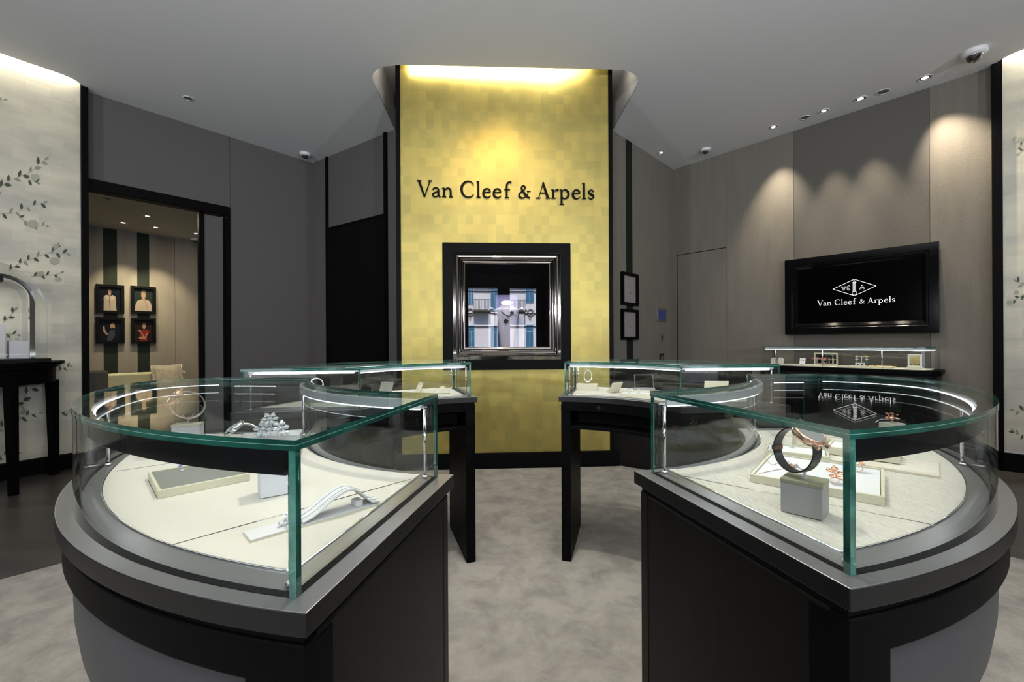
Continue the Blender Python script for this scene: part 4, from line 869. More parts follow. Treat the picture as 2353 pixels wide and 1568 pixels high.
TXT = [('V', 432), ('a', 543), ('n', 622), ('C', 763), ('l', 885), ('e', 928), ('e', 1008), ('f', 1100), ('&', 1207), ('A', 1347), ('r', 1465), ('p', 1530), ('e', 1625), ('l', 1708), ('s', 1752)]
def stroke(m, pts, ws, smooth, T, z0, z1):
    P = [Vector((*p, w_)) for p, w_ in zip(pts, ws)]
    if smooth: P = catmull(P, 5)
    L_, R_ = [], []
    for i, p in enumerate(P):
        a, b = P[max(i - 1, 0)], P[min(i + 1, len(P) - 1)]; t = Vector((b.x - a.x, b.y - a.y)).normalized(); nn = Vector((-t.y, t.x)) * p.z / 2
        L_.append((p.x + nn.x, p.y + nn.y)); R_.append((p.x - nn.x, p.y - nn.y))
    for i in range(len(P) - 1):
        q = [R_[i], R_[i + 1], L_[i + 1], L_[i]]
        m.hexa([T(a[0], a[1], z0) for a in q] + [T(a[0], a[1], z1) for a in q])
def write(m, T, z0, z1, scale_x=1.0, bold=1.0):   # T maps (x in cap heights, y, off) -> world
    for ch, x in TXT:
        for pts, ws, sm in G[ch][1]: stroke(m, [((x - 432) / 125 + a * scale_x, b) for a, b in pts], [w_ * bold for w_ in ws], sm, T, z0, z1)
cap = 125 / 3.3614; sx0, zb0 = WC.hit(830 + 432 / 3.3614, 100 + 1187 / 3.3614); sx1 = WC.s_at(830 + 1805 / 3.3614); capm = (sx1 - sx0) / ((1805 - 432) / 125)
m = MB(); write(m, lambda a, b, o: WC.P(sx0 + a * capm, zb0 + b * capm, o), 0.006, 0.020)
tag(m.build('sign_lettering', sign_m), 'black raised serif letters across the gold leaf column above the niche', 'sign')

# ================================================================ DISPLAY NICHE IN THE COLUMN
f0, fz1 = WC.hit(1017, 559); f1, fz0 = WC.hit(1311, 848)
nc = WC.P((f0 + f1) / 2, (fz0 + fz1) / 2)
nich = thing('display_niche', nc, 'square display niche with black border and polished chrome frame in the gold column', 'display niche')
MB().frame(WC, f0, f1, fz0, fz1, [(0, 0.0), (0, 0.035), (n0 - f0, 0.035), (n0 - f0, 0.0)]).build('border', black_satin, nich, bevel=0.002)
b0, bz1 = WC.hit(1048, 586); b1, bz0 = WC.hit(1283, 818)
MB().frame(WC, n0 + 0.001, n1 - 0.001, nb + 0.001, nt_z - 0.001, [(0, -0.05), (0, 0.012), (0.045, 0.012), (0.045, -0.05)]).build('mirror_band', dark_chrome, nich)
R2 = 0.028; prof = [(0, 0.0)] + [(R2 - R2 * math.cos(a), 0.012 + 0.030 * math.sin(a)) for a in [PI * k / 8 for k in range(9)]] + [(2 * R2 + 0.006, 0.012)] + [(2 * R2 + 0.008 + 0.014 - 0.014 * math.cos(a), 0.008 + 0.014 * math.sin(a)) for a in [PI * k / 6 for k in range(7)]] + [(2 * R2 + 0.038, 0.0), (2 * R2 + 0.038, -0.05), (0, -0.05)]
MB().frame(WC, b0, b1, bz0, bz1, prof).build('chrome_frame', dark_chrome, nich)
i0, i1, j0, j1 = b0 + 0.094, b1 - 0.094, bz0 + 0.094, bz1 - 0.094
MB().wbox(WC, i0, i1, j0, j1, -0.006, 0.0).build('front_glass', glass_win, nich)
m = MB().wbox(WC, i0 - 0.05, i1 + 0.05, j0 - 0.05, j1 + 0.05, -0.62, -0.60).wbox(WC, i0 - 0.02, i0, j0, j1, -0.6, -0.05).wbox(WC, i1, i1 + 0.02, j0, j1, -0.6, -0.05).wbox(WC, i0, i1, j0 - 0.02, j0, -0.6, -0.05).wbox(WC, i0, i1, j1, j1 + 0.02, -0.6, -0.05)
m.build('inner_box', void_m, nich)
pc_ = WC.s_at(1163, -0.3); light('niche_lamp', 'SPOT', WC.P(pc_, j1 - 0.05, -0.12), 9, (0.95, 0.92, 1), target=WC.P(pc_, j0 + 0.25, -0.3), size=0.03, angle=75)
q0, q1_ = WC.s_at(1139, -0.42), WC.s_at(1188, -0.42); z_ = WC.hit(1160, 678, -0.42)[1]
tag(MB().wbox(WC, q0, q1_, j0, z_, -0.43, -0.42).build('lilac_panel', purple), 'lilac backing panel behind the necklace bust in the niche', 'display panel')
# necklace bust: waisted torso
bt = thing('necklace_bust', WC.P(pc_, j0, -0.30), 'pale lilac necklace bust standing in the column niche', 'bust')
def bw(px, py): return WC.hit(px, py, -0.28)
cx_ = WC.s_at(1165, -0.28); prof = [(800, 15), (770, 18), (745, 22), (725, 26), (712, 28), (709, 24), (707, 17), (700, 13.5), (696, 14)]
vs = []; nn_ = 20
for py, hw in prof:
    z = bw(1165, py)[1]; wm = hw * 0.00475; dpt = 0.035 + 0.02 * (hw / 28)
    for k in range(nn_): a = 2 * PI * k / nn_; vs.append(WC.P(cx_ + wm * math.cos(a), z + (0.03 * math.sin(a) if hw < 18 and py < 710 else 0), -0.30 - dpt * math.sin(a) * (1 if math.sin(a) < 0 else 0.5)))
fs = [(i * nn_ + k, i * nn_ + (k + 1) % nn_, (i + 1) * nn_ + (k + 1) % nn_, (i + 1) * nn_ + k) for i in range(len(prof) - 1) for k in range(nn_)]
fs += [tuple(range(nn_)), tuple(range((len(prof) - 1) * nn_, len(prof) * nn_))]
MB().add(vs, fs, 0, False).build('torso', bust_m, bt)
nk = thing('flower_necklace', WC.P(cx_, bw(1165, 730)[1], -0.24), 'dark stone flower necklace hanging on the lilac bust', 'necklace')
pts = [WC.P(bw(x, y)[0], bw(x, y)[1], -0.232 - 0.012 * abs(x - 1163) / 15) for x, y in ((1152, 716), (1157, 722), (1164, 726), (1172, 727), (1178, 722))]
MB().tube(catmull(pts, 5), 0.005, 8).build('chain', onyx, nk)
for nm, x, y, r in (('blossom', 1176, 721, 0.022), ('blossom', 1162, 739, 0.026)):
    c0 = WC.P(bw(x, y)[0], bw(x, y)[1], -0.225); flower(MB(), c0, r, 0, 7, Matrix.Rotation(PI / 2, 3, 'X')).build(nm, onyx, nk)
MB().tube([WC.P(bw(1176, 722)[0], bw(1176, 722)[1], -0.225), WC.P(bw(1164, 733)[0], bw(1164, 733)[1], -0.222)], 0.003, 6).tube([WC.P(bw(1176, 722)[0], bw(1176, 722)[1], -0.225), WC.P(bw(1186, 727)[0], bw(1186, 727)[1], -0.225)], 0.003, 6).build('stem', onyx, nk)
for x0, x1, lb in ((1121, 1137, 'white arched bracelet pad left of the lilac bust'), (1190, 1206, 'white arched bracelet pad right of the lilac bust')):
    a, z = WC.hit(x0, 722, -0.35); b = WC.hit(x1, 709, -0.35); t = thing('bracelet_pad', WC.P((a + b[0]) / 2, j0, -0.35), lb, 'display stand', 'white bracelet pads in the niche')
    m = MB(); n = 8; vs = []
    for k in range(n + 1):
        s__ = a + (b[0] - a) * k / n; hh_ = z + (b[1] - z) * math.sin(PI * (0.15 + 0.7 * k / n))
        for o__, zz in ((-0.33, 0), (-0.41, 0), (-0.41, 0.012), (-0.33, 0.012)): vs.append(WC.P(s__, hh_ + zz, o__))
    m.add(vs, [(4 * k + j, 4 * k + (j + 1) % 4, 4 * k + 4 + (j + 1) % 4, 4 * k + 4 + j) for k in range(n) for j in range(4)]); m.build('pad', whitepad, t)
    MB().wbox(WC, (a + b[0]) / 2 - 0.03, (a + b[0]) / 2 + 0.03, j0, z, -0.39, -0.35).build('support', acrylic, t)

# ================================================================ SCREEN ON THE RIGHT WALL
OT = 0.12
a, z1a = WR.hit(1803, 598, OT); _, z0a = WR.hit(1803, 768, OT); b, z1b = WR.hit(2157.5, 556, OT); _, z0b = WR.hit(2157, 766, OT)
tz0, tz1 = (z0a + z0b) / 2, (z1a + z1b) / 2
tv = thing('wall_screen', WR.P((a + b) / 2, (tz0 + tz1) / 2, 0), 'large screen in a deep black frame on the right wall above the long case', 'screen')
gl_blk = mat('gloss_black_frame', (0.003, 0.003, 0.0035), 0.08, spec=0.35)
fw = WR.s_at(1833, OT) - a
MB().frame(WR, a, b, tz0, tz1, [(0, 0.01), (0, OT), (fw * 0.55, OT), (fw * 0.60, OT - 0.012), (fw * 0.72, OT - 0.012), (fw * 0.95, OT - 0.05), (fw * 0.95, 0.01)]).build('frame', gl_blk, tv, bevel=0.002)
MB().wbox(WR, a + 0.02, b - 0.02, tz0 + 0.02, tz1 - 0.02, 0.01, OT - 0.052).build('panel', screen_m, tv)
OP = OT - 0.050
lx0, lz0 = WR.hit(1878, 703.5, OP); lx1, lz1 = WR.hit(2057, 694, OP); cm = (lx1 - lx0) / ((1805 - 432) / 125); zl = (lz0 + lz1) / 2
m = MB(); write(m, lambda x, y, o: WR.P(lx0 + x * cm, zl + y * cm, OP + o), 0.0, 0.001, bold=0.8)
d0, d1_ = WR.hit(1914, 664, OP), WR.hit(2013, 657, OP); ct, cbm = WR.hit(1963, 642, OP), WR.hit(1963, 680, OP)
dz = (ct[1] + cbm[1]) / 2; dh = (ct[1] - cbm[1]) / 2; dc = ct[0]
def seg(m, p, q, w_=0.008):
    w_ *= 0.6
    p, q = Vector(p), Vector(q); t = (q - p).normalized(); nn = Vector((-t.y, t.x)) * w_ / 2
    m.hexa([WR.P(v.x, v.y, OP) for v in (p - nn, q - nn, q + nn, p + nn)] + [WR.P(v.x, v.y, OP + 0.001) for v in (p - nn, q - nn, q + nn, p + nn)])
dia = [(d0[0], dz), (dc, dz + dh), (d1_[0], dz), (dc, dz - dh)]
for i in range(4): seg(m, dia[i], dia[(i + 1) % 4], 0.009)
hw = (d1_[0] - d0[0]) / 2
for p_, q_ in (((-.62, .18), (-.50, -.22)), ((-.50, -.22), (-.38, .18)), ((-.56, .18), (-.50, -.06)), ((-.50, -.06), (-.44, .18)), ((.24, -.22), (.36, .2)), ((.36, .2), (.48, -.22)), ((.30, -.22), (.36, .0)), ((.36, .0), (.42, -.22))):
    seg(m, (dc + p_[0] * hw, dz + p_[1] * dh * 1.3), (dc + q_[0] * hw, dz + q_[1] * dh * 1.3), 0.005)
arc_ = [(-.26 + .085 * math.cos(t_), .0 + .22 * math.sin(t_)) for t_ in [0.7 + (2 * PI - 1.4) * k / 12 for k in range(13)]]
for sc_ in (1.0, 0.55):
    ar = [(-.24 + (x + .24) * sc_, y * sc_) for x, y in arc_]
    for p_, q_ in zip(ar[:-1], ar[1:]): seg(m, (dc + p_[0] * hw, dz + p_[1] * dh * 1.3), (dc + q_[0] * hw, dz + q_[1] * dh * 1.3), 0.005)
for y in range(11): seg(m, (dc - .05 * hw, dz + (-.45 + .1 * y) * dh), (dc + .05 * hw, dz + (-.39 + .1 * y) * dh), 0.008)   # twisted column
for x_ in (-.065, .065): seg(m, (dc + x_ * hw, dz - .5 * dh), (dc + x_ * hw, dz + .62 * dh), 0.004)
seg(m, (dc - .10 * hw, dz - .52 * dh), (dc + .10 * hw, dz - .52 * dh), 0.010); seg(m, (dc - .09 * hw, dz - .6 * dh), (dc - .09 * hw, dz - .8 * dh), 0.005); seg(m, (dc + .09 * hw, dz - .6 * dh), (dc + .09 * hw, dz - .8 * dh), 0.005)
seg(m, (dc - .13 * hw, dz - .82 * dh), (dc + .13 * hw, dz - .82 * dh), 0.010); seg(m, (dc - .09 * hw, dz + .63 * dh), (dc + .09 * hw, dz + .63 * dh), 0.008); seg(m, (dc - .05 * hw, dz + .66 * dh), (dc, dz + .88 * dh), 0.006); seg(m, (dc + .05 * hw, dz + .66 * dh), (dc, dz + .88 * dh), 0.006)
m.build('logo', logo_m, tv)

# ================================================================ LONG WALL CASE UNDER THE SCREEN
OW = 0.42
w0, w1 = WR.s_at(1752, OW), WR.s_at(2150, OW - 0.1); ZW0, ZW1 = 0.974, 1.213
def wp(s__, o__): q = WR.P(s__, 0, o__); return Vector((q.x, q.y))
wc = thing('wall_display_case', WR.P((w0 + w1) / 2, 0, OW / 2), 'long glass display case on a black base against the right wall below the screen', 'display case')
def wout(e, r=0.16):
    pts = [wp(w0 - e, 0.02), wp(w0 - e, OW + e)]
    for k in range(9): a_ = PI / 2 * k / 8; pts.append(wp(w1 + e - r + (r) * math.sin(a_), OW + e - r + r * math.cos(a_)))
    pts.append(wp(w1 + e, 0.02)); return pts
MB().prism(wout(0.045), ZW0 - 0.045, ZW0).build('deck', black_satin, wc, bevel=0.002); MB().prism(wout(0.02), 0.0, ZW0 - 0.06).build('base', body_m, wc); MB().prism(wout(0.03), ZW0 - 0.06, ZW0 - 0.045).build('shadow_gap', void_m, wc)
MB().prism(wout(-0.03), ZW0, ZW0 + 0.006).build('display_surface', leather, wc)
wo = wout(0.0); sgn = 1
def lside(pth):
    a_, b_ = pth[0], pth[1]; t_ = b_ - a_; mid = wp((w0 + w1) / 2, OW / 2) - a_; return 1 if Vector((-t_.y, t_.x)).dot(mid) > 0 else -1
MB().pane(wo, 0.008, ZW0, ZW1 - 0.010, 0, 1, lside(wo)).build('glass_pane', [glass_m, edge_m], wc)
MB().prism(wout(0.002), ZW1 - 0.010, ZW1, 0, 1).build('glass_top', [glass_top, edge_m], wc)
wl = wout(-0.025); h = MB().pane(wl[1:], 0.012, ZW1 - 0.034, ZW1 - 0.0105, 0, 0, lside(wl[1:])).build('light_channel', ribbed, wc)
MB().pane(wl[1:], 0.010, ZW1 - 0.038, ZW1 - 0.034, 0, 0, lside(wl[1:])).build('led_strip', led_hot, h)
for fr in (0.09, 0.40, 0.74): p = wp(w0 + (w1 - w0) * fr, OW - 0.035); MB().tube([(p.x, p.y, ZW0 + 0.006), (p.x, p.y, ZW1 - 0.03)], 0.005, 10).build('rod', chrome, wc)
zw = ZW0 + 0.0065
def wl_at(px, o__=0.30): return WR.s_at(px, o__)
rzw = math.atan2(WR.d.y, WR.d.x)
def wpos(px, o__=0.30): q = WR.P(wl_at(px, o__), zw, o__); return q
k = 0
for px, lb in ((1778, 'rose gold bracelet on an arched pad, left end of the wall case'), (1794, 'pearl bracelet on an arched pad, beside the left rod of the wall case')):
    q = wpos(px); t = thing('bracelet_stand', q, lb, 'display stand', 'arched bracelet pads in the wall case', rzw); M = Matrix.Translation(q) @ Matrix.Rotation(rzw, 4, 'Z')
    m = MB(); pr_ = [(-0.03, 0)] + [(-0.03 * math.cos(a_), 0.055 + 0.03 * math.sin(a_)) for a_ in [PI * j / 8 for j in range(9)]] + [(0.03, 0)]
    vs = [(x_, y_, z_) for y_ in (-0.022, 0.022) for x_, z_ in pr_]; n = len(pr_); m.add(vs, [tuple(range(n)), tuple(range(n, 2 * n))[::-1]] + [(i, (i + 1) % n, n + (i + 1) % n, n + i) for i in range(n)]); m.build('pad', leather, t, xf=M)
    m = MB()
    for j in range(9): a_ = PI * j / 8; m.gem((-0.033 * math.cos(a_), 0, 0.055 + 0.033 * math.sin(a_)), 0.006)
    m.build('bracelet', rose if k == 0 else whitepad, t, xf=M); k += 1
def wtray(px0, px1, h, lb, o__=0.28, d=0.13):
    s_a, s_b = wl_at(px0, o__), wl_at(px1, o__); q = WR.P((s_a + s_b) / 2, zw, o__); return tray(None, s_b - s_a, d, rzw, lb, h, whitepad, cream, z=zw, loc=(q.x, q.y))
wtray(1806, 1842, 0.014, 'cream tray below the ear stud card in the wall case')
wtray(1846, 1908, 0.016, 'cream tray with small pieces in front of the mirrored panel, wall case')
wtray(1926, 1950, 0.010, 'thin cream tray between two larger ones in the wall case')
wtray(1954, 2052, 0.018, 'longest cream tray with a stone necklace in the wall case')
q = wpos(1843, 0.24); t = thing('ear_stud_card', q, 'white leaning card with two black studs in the wall case', 'display stand', None, rzw); M = Matrix.Translation(q) @ Matrix.Rotation(rzw, 4, 'Z') @ Matrix.Rotation(-0.3, 4, 'X')
MB().box((0, 0, 0.003), (0.06, 0.008, 0.085)).build('card', whitepad, t, xf=M); m = MB()
for sx in (-1, 1): m.gem((sx * 0.013, -0.006, 0.062), 0.007, 0, 6, 0, Matrix.Rotation(PI / 2, 3, 'X'))
m.build('stud', onyx, t, xf=M)
s_a, s_b = WR.s_at(1871, 0.16), WR.s_at(1925, 0.16); q = WR.P((s_a + s_b) / 2, zw, 0.16)
t = thing('mirror_panel', q, 'framed mirror panel standing behind the trays in the wall case', 'mirror'); MB().frame(WR, s_a, s_b, zw, zw + 0.155, [(0, 0.155), (0, 0.175), (0.012, 0.175), (0.012, 0.155)]).build('frame', cream, t); MB().wbox(WR, s_a + 0.01, s_b - 0.01, zw + 0.01, zw + 0.145, 0.158, 0.165).build('mirror_glass', chrome, t)
s_a, s_b = WR.s_at(2086, 0.24), WR.s_at(2118, 0.24); q = WR.P((s_a + s_b) / 2, zw, 0.24)
t = thing('framed_ring_display', q, 'white square frame with a gold backing and dark rings, right end of the wall case', 'display stand'); MB().wbox(WR, s_a - 0.01, s_b + 0.005, zw, zw + 0.02, 0.2, 0.31).build('base', cream, t)
MB().frame(WR, s_a, s_b, zw + 0.021, zw + 0.155, [(0, 0.225), (0, 0.26), (0.014, 0.26), (0.014, 0.225)]).build('frame', whitepad, t); MB().wbox(WR, s_a + 0.012, s_b - 0.012, zw + 0.034, zw + 0.143, 0.228, 0.236).build('backing', gold_m, t)
m = MB()
for sx in (-0.25, 0.05, 0.3): m.gem(WR.P((s_a + s_b) / 2 + sx * (s_b - s_a), zw + 0.05, 0.248), 0.010)
m.build('ring', onyx, t)
def drops(px, rows, colr, lb, hgt, o__=0.26, w_=0.045):
    q = wpos(px, o__); q.z += 0.018; t = thing('earring_stand', q, lb, 'display stand', None, rzw); M = Matrix.Translation(q) @ Matrix.Rotation(rzw, 4, 'Z')
    MB().tube([(0, 0, 0), (0, 0, hgt)], 0.0025, 6).tube([(-w_, 0, hgt), (w_, 0, hgt)], 0.002, 6).build('pin', acrylic, t, xf=M)
    for sx in (-1, 1):
        m = MB()
        for r_ in range(rows): flower(m, (sx * w_, -0.004, hgt - 0.032 * r_ + 0.004), 0.014, r_ % len(colr), 4, Matrix.Rotation(PI / 2, 3, 'X'), r_ % len(colr))
        m.build('earring', colr, t, xf=M)
drops(1877, 1, [ruby], 'pair of red clover earrings on a clear pin in the wall case', 0.065); drops(1905, 1, [rose], 'pair of rose clover earrings on a clear pin in the wall case', 0.055)
drops(1980, 3, [gold_m, whitepad, emerald], 'long drop earrings of gold, white and green clovers in the wall case', 0.10, 0.27)
q = wpos(1891, 0.27); ring_on(q.x, q.y, zw + 0.014, 0.016, rzw, 'gold ring with a black stone standing on the tray, wall case', gold_m, onyx, 'cluster', scale=0.6)
nk = thing('stone_necklace', wpos(2022, 0.27) + Vector((0, 0, 0.016)), 'necklace with red and black stones on the longest tray, wall case', 'necklace'); m = MB(); n = 26; cs_ = wl_at(2022, 0.27)
P_ = [WR.P(cs_ + 0.14 * math.cos(2 * PI * k / n), zw + 0.020, 0.27 + 0.042 * math.sin(2 * PI * k / n)) for k in range(n)]
m.tube(P_, 0.0025, 6, closed=True).build('chain', gold_m, nk); m = MB(); m.gem(P_[18], 0.011, 0); m.gem(P_[20], 0.011, 1); m.gem(P_[10], 0.010, 0); m.build('pendant', [onyx, ruby], nk)
q = wpos(1976, 0.32); t = thing('ear_stud_card', q + Vector((0, 0, 0.016)), 'low white card with two black studs below the long drop earrings', 'display stand', None, rzw); M = Matrix.Translation(q + Vector((0, 0, 0.016))) @ Matrix.Rotation(rzw, 4, 'Z')
MB().box((0, 0, 0), (0.085, 0.012, 0.035)).build('card', whitepad, t, xf=M); m = MB()
for sx in (-1, 1): m.gem((sx * 0.02, -0.009, 0.018), 0.009, 0, 6, 0, Matrix.Rotation(PI / 2, 3, 'X'))
m.build('stud', onyx, t, xf=M)

# ================================================================ CEILING FITTINGS
def downlight(px, py, lit, label, z=CEIL, r=0.052, group=None, name='downlight'):
    p = at_z(px, py, z); t = thing(name, (p.x, p.y, z), label, 'ceiling light', group); M = Matrix.Translation((p.x, p.y, z))
    MB().lathe([(r, 0), (r * 1.02, -0.004), (r * 0.86, -0.005), (r * 0.82, -0.001)], n=28).build('trim_ring', white_m, t, xf=M)
    MB().lathe([(r * 0.83, -0.0015), (r * 0.6, -0.0012), (r * 0.45, -0.001)], n=28).build('reflector', lamp_off, t, xf=M)
    MB().lathe([(r * 0.46, -0.002), (0.0, -0.0022)], n=20).build('bulb', lamp_on if lit else lamp_off, t, xf=M); return p
downlight(433, 226, False, 'dark recessed downlight alone in the ceiling above the doorway')
downlight(1519, 351, True, 'small lit downlight near the right corner of the ceiling, left of a dome camera')
names_ = [(1777, 292, True, 'lit downlight above the left edge of the screen, farthest of the wall row'), (1850, 270, False, 'unlit downlight in the wall row, second from the far end'), (1893, 255, True, 'lit downlight in the wall row, third from the far end'),
          (1977, 227, True, 'lit downlight in the wall row, third from the near end'), (2029, 211, False, 'unlit downlight in the wall row, second from the near end'), (2126, 179, True, 'lit downlight in the wall row, nearest the large dome camera')]
for px, py, lt, lb_ in names_:
    p = downlight(px, py, lt, lb_, r=0.062 if px > 1950 else 0.056, group='downlights along the right wall')
    if lt:
        s__ = (Vector((p.x, p.y)) - WR.A).dot(WR.d); tg = WR.P(s__ + {1777: -0.04, 1893: 0.12, 1977: 0.22, 2126: 0.48}[px], 2.25 if px in (1777, 2126) else 1.45, 0)
        light('wall_wash_spot', 'SPOT', p + Vector((0, 0, -0.03)), {1777: 150, 1893: 140, 1977: 150, 2126: 190}[px], (1.0, 0.86, 0.66), target=tg, size=0.02, angle={1777: 58, 1893: 40, 1977: 42, 2126: 62}[px], blend=1.0)
def dome_camera(px, py, r, label, z=CEIL):
    p = at_z(px, py, z); t = thing('dome_camera', (p.x, p.y, z), label, 'security camera'); M = Matrix.Translation((p.x, p.y, z))
    MB().lathe([(r, 0), (r, -r * 0.28), (r * 0.9, -r * 0.42), (r * 0.62, -r * 0.5), (0, -r * 0.5)], n=32).build('housing', white_m, t, xf=M)
    MB().lathe([(r * 0.6 * math.cos(a), -r * 0.48 - r * 0.6 * math.sin(a)) for a in [PI / 2 * k / 8 for k in range(9)]], n=28).build('lens_dome', smoked, t, xf=M)
    MB().lathe([(r * 0.63, -r * 0.48), (r * 0.66, -r * 0.52), (r * 0.60, -r * 0.56)], n=28).build('bezel', chrome, t, xf=M)
    return t
dome_camera(701, 353, 0.072, 'white dome camera at the ceiling edge above the charcoal left wall')
dome_camera(1621, 343, 0.066, 'small white dome camera with dark lens near the right ceiling corner')
dome_camera(2238, 118, 0.095, 'large white dome camera with smoked lens near the right silver panel')
# round luminous ceiling lamp above the ring of cases
cl = thing('round_ceiling_lamp', (0.08, 1.80, CEIL), 'large round ceiling lamp above the ring of glass cases, only its far rim in view', 'ceiling light')
MB().lathe([(1.58, 0), (1.58, -0.012), (1.545, -0.012), (1.545, 0)], (0.08, 1.80, CEIL), 96).build('rim', white_m, cl)
# back room downlights
for px, py, lt, lb_ in ((244, 456, False, 'dim tilted downlight in the back room ceiling, nearest the doorway head'), (339, 497, True, 'faint downlight in the back room, upper of the middle pair'), (283, 512, True, 'bright downlight above the left pair of portraits'), (358, 523, True, 'bright downlight above the right pair of portraits'), (451, 537, True, 'downlight at the door leaf edge in the back room')):
    p = downlight(px, py, lt, lb_, z=ZI, r=0.06, group='downlights in the back room')
    if px in (283, 358): 
        tp = WI.P(WI.s_at(px + 8), 1.35, 0); light('lounge_spot', 'SPOT', p + Vector((0, 0, -0.03)), 112, (1.0, 0.84, 0.54), target=tp, size=0.03, angle=62, blend=0.7)
dome_camera(449, 549, 0.07, 'dome camera at the edge of the back room ceiling', z=ZI)
light('lounge_fill', 'AREA', WI.P(1.0, ZI - 0.05, 1.6), 24, (1.0, 0.86, 0.66), target=WI.P(1.0, 0, 1.6), size=1.2)

# ================================================================ PICTURES AND WALL FITTINGS
def picture(W, x0, y0, x1, y1, label, depth=0.045, fwid=0.04, group=None, bg=void_m):
    s_a, z_a = W.hit(x0, y1, depth); s_b, _ = W.hit(x1, y1, depth); z_b = (W.hit(x0, y0, depth)[1] + W.hit(x1, y0 + (3 if x1 < 400 else 0), depth)[1]) / 2
    t = thing('framed_picture', W.P((s_a + s_b) / 2, z_a, 0), label, 'picture', group)
    MB().frame(W, s_a, s_b, z_a, z_b, [(0, 0), (0, depth), (fwid, depth), (fwid + 0.004, depth - 0.02), (fwid + 0.004, 0)]).build('frame', black_satin, t)
    c = MB().wbox(W, s_a + fwid, s_b - fwid, z_a + fwid, z_b - fwid, 0.004, depth - 0.03).build('photograph', bg, t)
    return t, c, (s_a + s_b) / 2, (z_a + z_b) / 2, (s_b - s_a) / 2 - fwid, (z_b - z_a) / 2 - fwid, depth - 0.0295
def pic_poly(W, c, cx, cz, hw, hh, off, pts, m_):
    off += 0.0004 * (len(c.children) + 1)
    MB().add([W.P(cx + x * hw, cz + y * hh, off) for x, y in pts] , [tuple(range(len(pts)))]).build('printed_shape', m_, c)
skin = mat('print_skin', (0.19, 0.115, 0.08), 0.6, spec=0.1); ivory = mat('print_ivory', (0.20, 0.165, 0.13), 0.6, spec=0.1); hair = mat('print_hair', (0.05, 0.03, 0.02), 0.6); blond = mat('print_blond', (0.18, 0.11, 0.05), 0.6, spec=0.1); redc = mat('print_red', (0.12, 0.008, 0.007), 0.6, spec=0.1); dress = mat('print_dark_dress', (0.018, 0.025, 0.03), 0.6, spec=0.1); dkgreen = mat('print_green_ground', (0.008, 0.014, 0.012), 0.6, spec=0.05)
def ell(cx, cy, a, b, n=18): return [(cx + a * math.cos(2 * PI * k / n), cy + b * math.sin(2 * PI * k / n)) for k in range(n)]
GP = 'portrait photographs in the back room'
t, c, *q = picture(WI, 221, 653, 286, 719, 'framed portrait of a woman in a pale fur coat', group=GP, bg=mat('print_black', (0.004, 0.005, 0.009), 0.5, spec=0.05))
pic_poly(WI, c, *q, [(-.62, -1), (-.60, -.2), (-.62, .12), (-.45, .32), (-.1, .25), (.25, .34), (.5, .22), (.55, -.1), (.52, -.4), (.60, -1)], ivory); pic_poly(WI, c, *q, [(-.5, .2), (-.3, .36), (-.06, .14), (.2, .36), (.42, .2), (.3, -.05), (.0, -.15), (-.35, -.02)], mat('print_cream_fur', (0.27, 0.225, 0.18), 0.8, spec=0.1)); pic_poly(WI, c, *q, [(-.10, .1), (-.04, .1), (0, -.95), (-.05, -.95)], dress); pic_poly(WI, c, *q, [(-.12, .1), (.02, .1), (.03, .35), (-.13, .35)], skin); pic_poly(WI, c, *q, ell(-.05, .52, .14, .25), skin); pic_poly(WI, c, *q, [(-.24, .55), (-.2, .78), (-.05, .86), (.1, .78), (.12, .6), (.0, .68), (-.15, .68)], hair)
t, c, *q = picture(WI, 301, 657, 359, 720, 'framed portrait of a dark haired woman in a cream lace blouse', group=GP, bg=dkgreen)
pic_poly(WI, c, *q, [(-.9, -1), (-.85, -.45), (-.6, -.05), (-.15, .08), (.2, .08), (.65, -.05), (.88, -.5), (.85, -1)], ivory); pic_poly(WI, c, *q, ell(0, .42, .24, .34), skin); pic_poly(WI, c, *q, [(-.27, .5), (-.25, .8), (0, .95), (.28, .8), (.3, .35), (.2, .62), (0, .72), (-.2, .6)], hair); pic_poly(WI, c, *q, [(-.1, .12), (.18, .12), (.35, -.25), (.5, -.7), (.4, -.75), (.15, -.2), (-.12, .02)], skin)
t, c, *q = picture(WI, 221, 728, 287, 790, 'framed portrait of a fair haired woman in dark dress raising a hand', group=GP, bg=MATS['print_black'])
pic_poly(WI, c, *q, [(-.35, -1), (-.25, -.5), (-.1, -.05), (.15, .1), (.4, .0), (.42, -.5), (.1, -1)], dress); pic_poly(WI, c, *q, ell(.12, .42, .15, .24), skin); pic_poly(WI, c, *q, [(.08, .62), (.2, .72), (.38, .6), (.42, .35), (.35, .15), (.25, .25), (.2, .5)], blond); pic_poly(WI, c, *q, [(-.68, .38), (-.55, .45), (-.5, .1), (-.3, -.3), (-.2, -.2), (-.3, -.45), (-.42, -.4), (-.66, -.05)], skin)
t, c, *q = picture(WI, 302, 730, 359, 790, 'framed portrait of a woman in a dark red dress', group=GP, bg=mat('print_brown_black', (0.010, 0.006, 0.005), 0.5, spec=0.05))
pic_poly(WI, c, *q, [(-.4, -1), (-.42, -.4), (-.3, 0), (-.1, .12), (.25, .1), (.7, .0), (.5, -.3), (.35, -.5), (.4, -1)], redc); pic_poly(WI, c, *q, ell(.05, .45, .18, .28), skin); pic_poly(WI, c, *q, [(-.15, .4), (-.14, .7), (.05, .82), (.25, .7), (.26, .35), (.18, .6), (.0, .68)], hair); pic_poly(WI, c, *q, [(-.6, .1), (-.35, .08), (-.1, -.3), (.1, -.6), (.35, -.2), (.45, -.25), (.2, -.8), (-.5, -.75), (-.55, -.62), (-.05, -.55), (-.35, -.1), (-.6, .02)], skin)
pale = mat('print_pale_grey', (0.28, 0.25, 0.25), 0.3)
